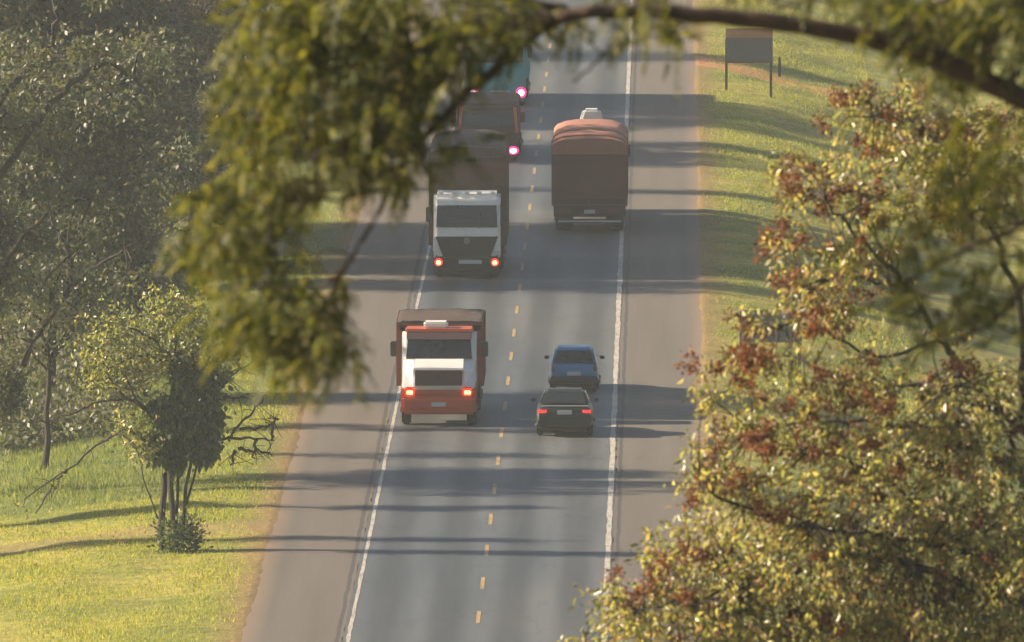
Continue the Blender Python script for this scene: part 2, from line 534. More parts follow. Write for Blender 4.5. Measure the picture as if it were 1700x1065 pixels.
# ------------------------------------------------------------------ the ground, road and markings
def axis_pts(segs):
    out = []
    for a, b, s in segs:
        out.append(np.arange(a, b, s))
    return np.unique(np.round(np.concatenate(out), 3))
def make_ground():
    xs = axis_pts([(-1500, -60, 60), (-60, -24, 3), (-24, -6.9, .6), (-6.9, -6.1, .1), (-6.1, 6.1, 3.05), (6.1, 6.9, .1), (6.9, 26, .6), (26, 60, 3), (60, 1501, 60)])
    ys = axis_pts([(-300, 0, 30), (0, 470, 10), (470, 860, 1.5), (860, 1000, 10), (1000, 3001, 100)])
    X, Y = np.meshgrid(xs, ys)
    Z = ground_z(X, Y)
    v = np.stack([X, Y, Z], -1).reshape(-1, 3)
    nx, ny = len(xs), len(ys)
    i = (np.arange(ny - 1)[:, None] * nx + np.arange(nx - 1)[None, :]).ravel()
    f = np.stack([i, i + 1, i + nx + 1, i + nx], -1)
    me = np_mesh("ground", v, f)
    me.polygons.foreach_set("use_smooth", np.ones(len(me.polygons), dtype=bool))
    tag(link_mesh("ground", me, M['ground']), kind='structure')
def strip(name, x0, x1, y0, y1, z, mat, step=10.0, jag=0.0, seed=0, segs=None):
    rng = np.random.default_rng(seed)
    V, F = [], []
    for (a, b) in (segs or [(y0, y1)]):
        ys = np.unique(np.concatenate([np.arange(a, b, step), [b]]))
        j = rng.normal(0, jag, (len(ys), 2)) if jag else np.zeros((len(ys), 2))
        zz = road_z(ys) + z
        off = sum(len(q) for q in V)
        L = np.stack([x0 + j[:, 0], ys, zz], -1); Rr = np.stack([x1 + j[:, 1], ys, zz], -1)
        V.append(np.stack([L, Rr], 1).reshape(-1, 3))
        k = np.arange(len(ys) - 1) * 2 + off
        F.append(np.stack([k, k + 1, k + 3, k + 2], -1))
    me = np_mesh(name, np.concatenate(V), np.concatenate(F))
    return tag(link_mesh(name, me, mat), kind='structure')
make_ground()
strip("road", -3.75, 3.75, -200, 2500, 0.0, M['road'])
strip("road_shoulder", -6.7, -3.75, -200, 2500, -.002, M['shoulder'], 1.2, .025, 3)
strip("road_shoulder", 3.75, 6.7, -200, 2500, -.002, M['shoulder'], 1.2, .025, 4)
strip("edge_line", -3.65, -3.545, -200, 2500, .006, M['line'], 1.5, .010, 5)
strip("edge_line", 3.55, 3.71, -200, 2500, .006, M['line'], 1.5, .012, 6)
strip("centre_line", -.058, .058, 0, 0, .006, M['dash'], 4, 0, 0, [(496.0 + 11.35 * k, 499.9 + 11.35 * k) for k in range(-20, 40)])

# ------------------------------------------------------------------ vehicles: front at -y, origin on the ground under the front
def wheel(parent, x, y, r, w, side):
    o = MB().cyl((0, 0, 0), r, w, 'x', 28, bevel=.05).build("wheel", M['tyre'], parent, 40)
    o.location = (x, y, r)
    rim = MB().cyl((side * (w * .5 - .03), 0, 0), r * .58, .08, 'x', 20, bevel=.02).cyl((side * (w * .5 + .02), 0, 0), r * .22, .09, 'x', 12).build("rim", M['rim'], o, 40)
    return o
def headlight(parent, x, y, z, rad=.105, pink=False, square=False):
    if pink: rad *= 1.55
    ring = MB().box(-.14, .14, -.03, .03, -.11, .11, .04) if square else MB().cyl((0, 0, 0), rad * 1.6, .06, 'y', 24, bevel=.01)
    o = ring.build("headlight", M['glare_pink' if pink else 'head_glare'], parent)  # outer ring glows as the lens's glare; only the lens is the lamp
    o.location = (x, y, z)
    (MB().box(-.095, .095, -.05, -.02, -.07, .05, .02) if square else MB().ball((0, -.035, -.015), rad * .95, (1, .35, 1), 16)).build("lens", M['head_core'] if not pink else M['head_pink'], o)
    return o
def mirror(parent, x, y, z, side, h=.42, w=.2, mat='dark'):
    o = MB().box(x - w / 2, x + w / 2, y - .06, y + .06, z - h / 2, z + h / 2, .03).build("mirror", M[mat], parent)
    MB().box(min(x, x - side * .25), max(x, x - side * .25), y - .015, y + .015, z + h * .42, z + h * .5, 0).build("mirror_arm", M['dark'], o)
    return o
def boards(mb, x0, x1, y, z0, z1, n, vertical=True, d=.035):
    """Raised ribs on a wall facing -y."""
    if vertical:
        for i in range(n + 1):
            x = x0 + (x1 - x0) * i / n
            mb.box(x - .03, x + .03, y - d, y + .02, z0, z1, 0)
    else:
        for i in range(n + 1):
            z = z0 + (z1 - z0) * i / n
            mb.box(x0, x1, y - d, y + .02, z - .025, z + .025, 0)
    return mb
def arch_profile(hw, z0, rise, n=16, sag=0.0):
    """Half-ellipse arch over |x| < hw closed along z0."""
    p = [(-hw, z0)]
    for i in range(n + 1):
        a = math.pi - math.pi * i / n
        p.append((hw * math.cos(a) * .995, z0 + .02 + rise * math.sin(a) ** .8))
    p.append((hw, z0))
    return p
def tarp(name, hw, z0, rise, y0, y1, mat, parent, hoops=7, seed=1, tilt=.55):
    """A tarpaulin pulled over hoops: arched sections, sagging between hoops and sloping down at both ends."""
    rng = np.random.default_rng(seed)
    rings = []
    n = 22
    stn = np.linspace(y0, y1, hoops * 4 + 1)
    for k, y in enumerate(stn):
        ph = (k % 4) / 4
        sag = -.07 * math.sin(math.pi * ph) if 0 < k < len(stn) - 1 else 0
        e = min(1.0, min(abs(y - y0), abs(y1 - y)) / 1.3)
        ee = tilt + (1 - tilt) * math.sin(e * math.pi / 2)
        ring = []
        for i in range(n + 1):
            a = math.pi * (1 - i / n)
            x = hw * math.copysign(abs(math.cos(a)) ** .75, math.cos(a))
            z = z0 + (rise * ee + sag) * max(math.sin(a), 0) ** .7
            ring.append((x, y, z + rng.normal(0, .012)))
        ring += [(hw + .01, y, z0 - .25), (-hw - .01, y, z0 - .25)]
        rings.append(ring)
    return MB().loft(rings).build(name, mat, parent, 50)

def conventional_truck(loc, label):
    t = thing("cargo_truck", loc, label, "truck", "trucks on the highway")
    # cab shell
    cabm = MB()
    cabm.prism([(1.45, .95), (1.45, 2.06), (1.82, 2.82), (2.0, 3.02), (3.35, 3.02), (3.35, .95)], -1.22, 1.22, .13, 4)
    cabm.build("cab", M['white'], t)
    MB().box(-1.12, 1.12, 1.80, 3.3, 2.93, 3.07, .05).build("roof_edge", M['orange'], t)
    # hood, white, narrowing to the grille
    MB().frustum((-1.20, 1.20, .16, 1.5), (-1.16, 1.16, .60, 1.5), 1.22, 1.74, .05).frustum((-.86, .86, .10, 1.52), (-.80, .80, .22, 1.52), 1.2, 1.9, .05) \
        .prism([(.22, 1.78), (.22, 1.90), (1.52, 2.13), (1.52, 1.78)], -.83, .83, .03) \
        .loft([[(-.83, .22, 1.88), (-.83, 1.5, 2.11), (-1.17, 1.5, 2.06), (-1.12, .62, 1.72)], [(-.83, .22, 1.3), (-.83, 1.5, 1.3), (-1.17, 1.5, 1.3), (-1.12, .62, 1.3)]]) \
        .loft([[(.83, .22, 1.88), (.83, 1.5, 2.11), (1.17, 1.5, 2.06), (1.12, .62, 1.72)], [(.83, .22, 1.3), (.83, 1.5, 1.3), (1.17, 1.5, 1.3), (1.12, .62, 1.3)]]).build("hood", M['white'], t)
    g = MB().box(-.77, .77, .06, .2, 1.34, 1.84, .02)
    boards(g, -.74, .74, .06, 1.38, 1.80, 6, False, .03)
    gr = g.build("grille", M['maroon'], t)
    bd = MB().cyl((0, 0, 0), .085, .03, 'y', 20)
    b_ = bd.build("emblem", M['chassis'], gr); b_.location = (0, .015, 1.6)
    MB().box(-.80, .80, .03, .12, 1.295, 1.335, .01).build("chrome_strip", M['chrome'], t)
    # front panel with lamps, bumper, fenders, all orange
    MB().box(-1.16, 1.16, .06, .5, .98, 1.29, .10).build("front_panel", M['orange'], t)
    MB().prism([(-.02, .40), (-.06, .55), (-.04, .98), (.35, .98), (.35, .40)], -1.20, 1.20, .10, 4).box(-.55, .55, -.075, .0, .62, .80, .02).build("bumper", M['orange'], t)
    for s in (-1, 1):
        arc = [(1.1 + .62 * math.cos(a), .52 + .62 * math.sin(a)) for a in np.linspace(0.0, math.pi, 10)]
        prof = [(.30, .52)] + [(.30, 1.22), (.55, 1.34), (1.75, 1.34), (1.75, .52)] + arc
        MB().prism(prof, s * 1.23, s * .98, .02).build("fender", M['orange'], t)
        headlight(t, s * .94, .02, 1.13, .10, False, True)
    MB().box(-.24, .24, -.085, -.06, .66, .80, .01).build("licence_plate", M['plate'], t)
    # glass with visor
    def ws(z): return 1.45 + (z - 2.06) * (.37 / .76)
    MB().poly([(-1.08, ws(2.12) - .012, 2.12), (1.08, ws(2.12) - .012, 2.12), (1.03, ws(2.74) - .012, 2.74), (-1.03, ws(2.74) - .012, 2.74)], .02).build("windshield", M['glass'], t)
    MB().prism([(1.70, 2.72), (1.66, 2.74), (1.80, 2.98), (1.9, 2.98)], -1.06, 1.06, .01).build("sun_visor", M['maroon'], t)
    for s in (-1, 1):
        MB().box(min(s * 1.225, s * 1.24), max(s * 1.225, s * 1.24), 1.95, 2.9, 2.1, 2.75, .005).build("side_window", M['glass'], t)
        MB().box(min(s * 1.222, s * 1.235), max(s * 1.222, s * 1.235), 1.8, 3.0, 1.1, 2.05, .005).build("door", M['orange'], t)
        mirror(t, s * 1.50, 1.75, 2.42, s, .5, .2)
        for y in (1.1,):
            wheel(t, s * 1.06, y, .52, .30, s)
        for y in (6.9, 8.2):
            wheel(t, s * 1.02, y, .52, .55, s)
    ac = MB().box(-.52, .28, 2.05, 2.95, 3.05, 3.28, .06)
    ac.build("air_conditioner", M['white'], t)
    MB().box(-.45, .45, .6, 10.2, .62, .95, .02).box(-1.1, 1.1, .5, 2.9, .55, 1.0, .02).box(-1.25, 1.25, 10.0, 10.2, .55, .95, .02).build("chassis", M['chassis'], t)
    cg = MB().box(-1.40, 1.40, 3.8, 9.4, 1.05, 3.12, .03)
    boards(cg, -1.4, 1.4, 3.8, 1.1, 3.08, 5, False, .04)
    boards(cg, -1.38, 1.38, 3.8, 1.1, 3.08, 6, True, .06)
    for s in (-1, 1):
        for y in np.linspace(3.9, 9.3, 9):
            cg.box(s * 1.40 - .04, s * 1.40 + .04, y - .04, y + .04, 1.05, 3.15, 0)
        for z in (1.6, 2.15, 2.7, 3.05):
            cg.box(s * 1.40 - .025, s * 1.40 + .025, 3.8, 9.4, z - .03, z + .03, 0)
    cg.build("cargo_bed", M['cargo_red'], t)
    tarp("tarpaulin", 1.41, 3.13, .13, 3.8, 9.4, M['tarp_dark'], t, 6, 2)
    return t

def cabover_truck(name, loc, label, paintm, cargo_m, tarp_m, cargo_hw=1.38, cz=4.35, rise=.42, length=13.0, pink=False, star=True, axles=(1.35, 5.2, 8.6, 9.9, 11.2), zs=1.0, pillar=None, lowm=None):
    lowm = lowm or M['dark']
    t = thing(name, loc, label, "truck", "trucks on the highway")
    MB().prism([(.02, .62), (.0, 1.0), (.0, 1.86), (.14, 2.74), (.30, 3.06), (.55, 3.14), (2.15, 3.14), (2.15, .62)], -1.22, 1.22, .15, 4).build("cab", paintm, t)
    for s in (-1, 1):
        MB().prism([(-.035, 1.02), (-.035, 1.54), (.3, 1.54), (.3, 1.02)], s * 1.235, s * .98, .02).build("corner_panel", paintm, t)
    # dark grille: wide above, narrow below
    g = MB().poly([(-1.15, -.005, 1.56), (1.15, -.005, 1.56), (.86, -.005, .80), (-.86, -.005, .80)], .045)
    for i in range(4):
        z = .92 + .16 * i
        hw = .84 + (z - .80) * .38
        g.box(-hw, hw, -.075, -.03, z - .022, z + .022, 0)
    gr = g.build("grille", lowm, t)
    if star:
        e = MB()
        for k in range(24):
            a, b = 2 * math.pi * k / 24, 2 * math.pi * (k + 1) / 24
            e.poly([(.13 * math.cos(a), 0, .13 * math.sin(a)), (.13 * math.cos(b), 0, .13 * math.sin(b)), (.108 * math.cos(b), 0, .108 * math.sin(b)), (.108 * math.cos(a), 0, .108 * math.sin(a))], .02)
        for k in range(3):
            a = R(90 + 120 * k)
            ca, sa = math.cos(a), math.sin(a)
            e.poly([(-.02 * sa, 0, .02 * ca), (.02 * sa, 0, -.02 * ca), (.115 * ca, 0, .115 * sa)], .02)
        em = e.build("emblem", M['chrome'], gr); em.location = (0, -.08, 1.40); em.scale = (.75, 1, .8)
    MB().prism([(.0, .22), (-.06, .36), (-.05, .86), (.5, .86), (.5, .22)], -1.22, 1.22, .10, 4).build("bumper", lowm, t)
    MB().box(-.30, .55, -.075, -.05, .56, .70, .01).build("licence_plate", M['plate'], t)
    for s in (-1, 1):
        headlight(t, s * 1.03, -.075, .62, .092, pink)
        MB().poly([(s * 1.10, -.06, .84), (s * .86, -.06, .84), (s * .86, -.06, .44), (s * 1.16, -.06, .44)], .02).build("lamp_housing", lowm, t)
        mirror(t, s * 1.40, .35, 2.35, s, .55, .2)
        MB().box(min(s * 1.225, s * 1.24), max(s * 1.225, s * 1.24), .45, 1.35, 1.9, 2.7, .005).build("side_window", M['glass'], t)
        for i, y in enumerate(axles):
            if y > length: continue
            wheel(t, s * 1.02, y, .5, .30 if i == 0 else .55, s)
    def ws(z): return (z - 1.86) * (.14 / .88)
    MB().poly([(-1.12, ws(1.90) - .005, 1.90), (1.12, ws(1.90) - .005, 1.90), (1.09, ws(2.70) - .005, 2.70), (-1.09, ws(2.70) - .005, 2.70)], .02).build("windshield", M['glass'], t)
    for x in (-.35, .45):
        MB().box(x - .012, x + .012, -.03, .02, 1.86, 2.3, 0).build("wiper", M['dark'], t)
    for x in (-.95, -.45, .0, .45, .95) if pillar is None else ():
        MB().box(x - .09, x + .09, .30, .42, 3.10, 3.19, .02).build("roof_marker", M['white'], t)
    MB().box(-.45, .45, .5, length, .6, .98, .02).box(-1.1, 1.1, .3, 2.1, .45, .7, .02).box(-1.2, 1.2, length - .2, length, .5, .95, .02).build("chassis", M['chassis'], t)
    if pillar is not None:
        for s in (-1, 1):
            MB().poly([(s * 1.12, -.03, 1.55), (s * 1.23, -.03, 1.55), (s * 1.16, .13, 2.92), (s * 1.02, .13, 2.92)], .04).build("door_pillar", pillar, t)
    t.scale = (1, 1, zs)
    cg = MB().box(-cargo_hw, cargo_hw, 2.7, length, 1.05, cz, .03)
    boards(cg, -cargo_hw + .05, cargo_hw - .05, 2.7, 1.1, cz - .05, 14, True, .05)
    boards(cg, -cargo_hw + .03, cargo_hw - .03, 2.7, 1.1, cz - .04, 3, False, .06)
    for s in (-1, 1):
        for y in np.linspace(2.8, length - .1, 14):
            cg.box(s * cargo_hw - .05, s * cargo_hw + .05, y - .045, y + .045, 1.05, cz + .03, 0)
    cg.build("cargo_bed", cargo_m, t)
    tarp("tarpaulin", cargo_hw + .01, cz + .02, rise, 2.7, length, tarp_m, t, 8, 3, .75)
    return t

def covered_trailer_truck(loc, label):
    """Seen from behind: its rear faces the camera, so it is built with its rear at -y."""
    t = thing("covered_truck", loc, label, "truck", "trucks on the highway")
    cg = MB().box(-1.40, 1.40, .0, 11.0, 1.02, 3.22, .03)
    boards(cg, -1.35, 1.35, .0, 1.06, 3.16, 4, False, .03)
    boards(cg, -1.38, 1.38, .0, 1.06, 3.16, 2, True, .05)
    for s in (-1, 1):
        for y in np.linspace(.1, 10.9, 13):
            cg.box(s * 1.40 - .05, s * 1.40 + .05, y - .045, y + .045, 1.02, 3.24, 0)
    cg.build("cargo_bed", M['trailer_red'], t)
    tp = tarp("tarpaulin", 1.43, 3.24, .56, -.06, 11.0, M['tarp_red'], t, 6, 7, .62)
    for hoop_y in (.45, 2.2):
        rim = MB()
        pp = []
        for i in range(19):
            a = math.pi * (1 - i / 18)
            pp.append((1.46 * math.copysign(abs(math.cos(a)) ** .75, math.cos(a)), hoop_y, 3.2 + (.60 if hoop_y > 1 else .50) * max(math.sin(a), 0) ** .7))
        v, f = tube_arrays([(np.array(pp), np.full(len(pp), .035))], 6)
        base = [rim.bm.verts.new(q) for q in v]
        for q in f: rim.bm.faces.new([base[k] for k in q])
        rim.build("tarpaulin_hoop", M['tarp_red'], tp)
    MB().box(-1.37, 1.37, -.015, .3, .60, 1.30, .02).box(-1.30, 1.30, -.035, .02, 1.10, 1.16, 0).box(-.45, .45, .1, 13.0, .62, 1.0, .02).build("chassis", M['chassis'], t)
    MB().box(-1.28, 1.28, -.06, .08, .36, .52, .02).build("rear_bumper", M['dark'], t)
    MB().box(-1.2, 1.2, -.068, -.058, .40, .47, 0).build("bumper_stripe", M['plate'], t)
    MB().box(-.22, .22, -.02, .02, .72, .88, .01).build("licence_plate", M['plate'], t)
    for s in (-1, 1):
        MB().box(min(s * .7, s * 1.15), max(s * .7, s * 1.15), -.03, .03, .72, .88, .01).build("tail_light", M['lamp_off'], t)
        MB().box(min(s * .62, s * 1.28), max(s * .62, s * 1.28), .45, .47, .15, 1.0, 0).build("mud_flap", M['dark'], t)
        for y in (1.25, 2.5, 3.75, 9.8):
            wheel(t, s * 1.02, y, .5, .55, s)
        wheel(t, s * 1.06, 13.0, .5, .3, s)
        mirror(t, s * 1.42, 13.4, 2.3, s, .5, .2)
    MB().prism([(11.6, .7), (11.6, 3.15), (13.2, 3.2), (13.9, 1.9), (13.95, .7)], -1.22, 1.22, .07).build("cab", M['white'], t)
    MB().frustum((-.58, .58, 11.7, 13.1), (-.30, .34, 11.75, 12.5), 3.1, 4.02, .10).build("wind_deflector", M['white'], t)
    MB().poly([(-1.0, 11.59, 2.2), (1.0, 11.59, 2.2), (1.0, 11.59, 2.8), (-1.0, 11.59, 2.8)], .02).build("rear_window", M['glass'], t)
    return t

def car(name, loc, label, paintm, L, W, H, style):
    """Rear at -y (faces the camera). Lofted body, separate glasshouse, glass, lamps, plate, bumper, mirrors, wheels."""
    t = thing(name, loc, label, "car", "cars driving away")
    hw = W / 2
    def ring(y, zb, zt, w, tuck=.90, n=7):
        h = zt - zb
        half = [(w * tuck * .92, zb), (w * tuck, zb + .04), (w * .985, zb + h * .28), (w, zb + h * .52), (w * .985, zb + h * .78), (w * .93, zt - .03), (w * .85, zt)]
        return [(x, y, z) for x, z in half] + [(-x, y, z) for x, z in reversed(half)]
    if style == 'sedan':
        belt, deck = .96, .98
        st = [(0.0, .42, .90, hw * .90), (.05, .30, .97, hw * .95), (.35, .24, 1.0, hw), (1.0, .22, 1.0, hw), (2.6, .22, .97, hw), (3.3, .22, .92, hw * .99), (4.0, .26, .82, hw * .95), (4.35, .32, .70, hw * .86), (L, .42, .60, hw * .7)]
        ghb = (-hw * .86, hw * .86, .62, 3.15); ght = (-hw * .66, hw * .66, 1.28, 2.45)
        rear_b, rear_t = (.62, 1.0), (1.28, H - .05)
    else:
        belt, deck = .94, .96
        st = [(0.0, .40, .86, hw * .90), (.05, .28, .95, hw * .96), (.4, .24, .97, hw), (1.0, .22, .97, hw), (2.3, .22, .95, hw), (2.9, .22, .90, hw * .99), (3.4, .26, .78, hw * .94), (L, .38, .58, hw * .75)]
        ghb = (-hw * .92, hw * .92, .08, 2.7); ght = (-hw * .74, hw * .74, .50, 2.0)
        rear_b, rear_t = (.08, .95), (.50, H - .05)
    body = MB().loft([ring(*s) for s in st])
    body.build("body", paintm, t, 40)
    MB().frustum(ghb, ght, belt - .02, H, .07).build("roof", paintm, t, 50)
    # rear window sits just off the glasshouse's sloping rear face
    y0, z0 = rear_b; y1, z1 = rear_t
    def rp(f): return y0 + (y1 - y0) * f - .018, z0 + (H - z0) * f
    (ya, za), (yb, zb) = rp(.14 if style == 'sedan' else .12), rp(.84)
    wa = (ghb[1] * (1 - .14) + ght[1] * .14) * .90; wb = (ghb[1] * .16 + ght[1] * .84) * .88
    MB().poly([(-wa, ya, za), (wa, ya, za), (wb, yb, zb), (-wb, yb, zb)], .02).build("rear_window", M['glass'], t)
    for s in (-1, 1):
        MB().poly([(s * (hw * .845), ghb[2] + .45, belt + .06), (s * (hw * .845), ghb[3] - .35, belt + .06), (s * hw * .705, ght[3] - .02, H - .10), (s * hw * .705, ght[2] + .1, H - .10)], .03, (s, 0, .3)).build("side_window", M['glass'], t)
        mirror(t, s * (hw + .10), 2.55 if style == 'sedan' else 2.15, 1.02, s, .12, .17)
        wheel(t, s * (hw - .12), .85, .31, .21, s)
        wheel(t, s * (hw - .12), L - .85, .31, .21, s)
    if style == 'sedan':
        for s in (-1, 1):
            MB().poly([(s * hw * .64, -.02, .80), (s * hw * .93, .03, .78), (s * hw * .93, .03, .89), (s * hw * .62, -.02, .89)], .04).build("tail_light", M['tail_lit'], t)
        MB().box(-hw * .84, hw * .84, .05, .14, 1.0, 1.03, .01).build("boot_lip", M['chrome'], t)
        MB().box(-.24, .24, -.035, .02, .74, .88, .01).build("licence_plate", M['plate'], t)
        MB().prism([(-.07, .34), (-.09, .45), (-.05, .60), (.2, .60), (.2, .34)], -hw * .93, hw * .93, .04).build("bumper", paintm, t)
    else:
        for s in (-1, 1):
            MB().poly([(s * hw * .78, -.015, .72), (s * hw * .93, .04, .72), (s * hw * .90, .10, .98), (s * hw * .80, .06, .98)], .04).build("tail_light", M['lamp_off'], t)
        MB().box(-.24, .24, -.05, .02, .56, .69, .01).build("licence_plate", M['plate'], t)
        MB().prism([(-.08, .30), (-.10, .40), (-.05, .54), (.2, .54), (.2, .30)], -hw * .95, hw * .95, .04).build("bumper", M['dark'], t)
        MB().box(-.25, .25, -.0, .05, .80, .82, .005).build("tailgate_handle", M['dark'], t)
    MB().cyl((-.45, -.03, .28), .035, .2, 'y', 10).build("exhaust_pipe", M['chassis'], t)
    MB().box(-hw * .8, hw * .8, .15, L - .3, .17, .4, .02).build("underbody", M['chassis'], t)
    return t

conventional_truck((-2.08, 568.6, 0), "orange and white short-nosed truck with lit headlights and white box on its roof")
cabover_truck("cargo_truck", (-1.98, 638.8, 0), "white flat-fronted truck with dark grille and tall brown load behind its cab", M['white'], M['cargo_brown'], M['tarp_dark'])
cabover_truck("cargo_truck", (-1.93, 708.0, 0), "truck mostly hidden behind the white truck, one pinkish headlight showing", M['tarp_dark'], M['cargo_brown'], M['tarp_dark'], 1.2, 2.9, .2, 9.0, True, False, (1.35, 5.2, 8.0), .76, M['orange'])
cabover_truck("cargo_truck", (-1.94, 746.0, 0), "turquoise truck farthest up the road, partly behind hanging leaves", M['turquoise'], M['turquoise'], M['tarp_dark'], 1.3, 3.3, .25, 10.0, True, False, (1.35, 5.2, 8.6), 1.0, None, M['turquoise'])
covered_trailer_truck((2.40, 664.6, 0), "red-brown truck with arched tarpaulin seen from behind in the right lane")
car("hatchback_car", (2.26, 583.6, 0), "blue hatchback with dark rear window driving away ahead of the black car", M['blue'], 3.8, 1.66, 1.46, 'hatch')
car("sedan_car", (2.06, 564.2, 0), "black sedan with red tail lights lit behind the blue hatchback", M['black'], 4.5, 1.84, 1.44, 'sedan')

# ------------------------------------------------------------------ roadside signs and posts
def roadside_sign(x, y, w, zb, zt, label, strip_):
    z = float(ground_z(x, y))
    t = thing("roadside_sign", (x, y, z), label, "sign")
    MB().box(0, w, -.03, .03, zb, zt, .005).build("sign_panel", M['sign_back'], t)
    if strip_:
        MB().box(.0, w, -.036, .034, zt + .003, zt + .42, .005).build("top_panel", M['sign_orange'], t)
        MB().box(-.02, w + .02, -.05, .05, zb - .06, zb - .003, .0).build("bottom_rail", M['cargo_red'], t)
    for px_ in (.03, w - .08):
        dz = float(ground_z(x + px_, y)) - z
        MB().box(px_ - .05, px_ + .06, .04, .14, dz - .3, zt - .05, .0).build("post", M['post'], t)
    return t
s1 = roadside_sign(7.88, 760.0, 2.05, 1.25, 2.28, "grey sign board on two dark posts in the far right-hand grass", True)
s2 = roadside_sign(7.88, 596.0, 2.1, .85, 1.95, "low grey sign board on dark posts behind the leaves at right", False)
def marker_post(x, y, h, w, mat, label):
    z = float(ground_z(x, y))
    t = thing("marker_post", (x, y, z), label, "post")
    MB().frustum((-w, w, -w, w), (-w * .8, w * .8, -w * .8, w * .8), -.3, h, .02).build("shaft", M[mat], t)
    MB().frustum((-w * .95, w * .95, -w * .95, w * .95), (-w * .4, w * .4, -w * .4, w * .4), h + .004, h + .06, .01).build("cap", M[mat], t)
marker_post(6.78, 556.0, .95, .11, 'post_grey', "short grey marker post at the right edge of the shoulder")
marker_post(10.35, 779.0, .85, .07, 'post', "thin dark post in the grass right of the far sign")

# ------------------------------------------------------------------ vegetation
LM = {}
LM['feather'] = leaf_mat("feathery_leaf", [(0, (.028, .042, .011)), (.5, (.070, .084, .020)), (1, (.19, .175, .042))], .43, .5, (1.0, .92, .30), .3)
LM['russet'] = leaf_mat("glossy_leaf", [(0, (.065, .080, .026)), (.4, (.175, .18, .062)), (.74, (.36, .335, .13)), (.88, (.30, .21, .11)), (1, (.19, .105, .06))], .46, .32, (1.0, .95, .52), .6)
LM['dry'] = leaf_mat("dry_brown_leaf", [(0, (.07, .035, .018)), (.6, (.15, .070, .032)), (1, (.25, .135, .06))], .3, .6, (1.0, .6, .3), .3)
LM['wood'] = leaf_mat("roadside_leaf", [(0, (.050, .060, .032)), (.6, (.105, .112, .062)), (.92, (.075, .072, .034)), (1, (.16, .14, .08))], .28, .50, (1.0, 1.0, .5), .5)
LM['wood_brown'] = leaf_mat("roadside_leaf_brownish", [(0, (.066, .066, .042)), (.6, (.125, .112, .076)), (1, (.14, .105, .07))], .28, .5, (1.0, .9, .5), .5)
LM['ivy'] = leaf_mat("ivy_leaf", [(0, (.034, .058, .020)), (.75, (.068, .10, .036)), (1, (.16, .17, .07))], .35, .4, (1.0, 1.0, .5), .5)
LM['young'] = leaf_mat("young_leaf", [(0, (.08, .10, .035)), (.6, (.15, .165, .06)), (1, (.28, .25, .11))], .45, .35, (1.0, .95, .4), .5)
LM['tall'] = leaf_mat("tall_grass_blade", [(0, (.085, .12, .040)), (.6, (.14, .17, .058)), (1, (.22, .215, .085))], .4, .6, (1.0, 1.0, .45), .2)
LM['grass'] = leaf_mat("grass_blade", [(0, (.15, .18, .036)), (.5, (.22, .225, .05)), (1, (.30, .26, .075))], .45, .6, (1.0, 1.0, .4), .2)

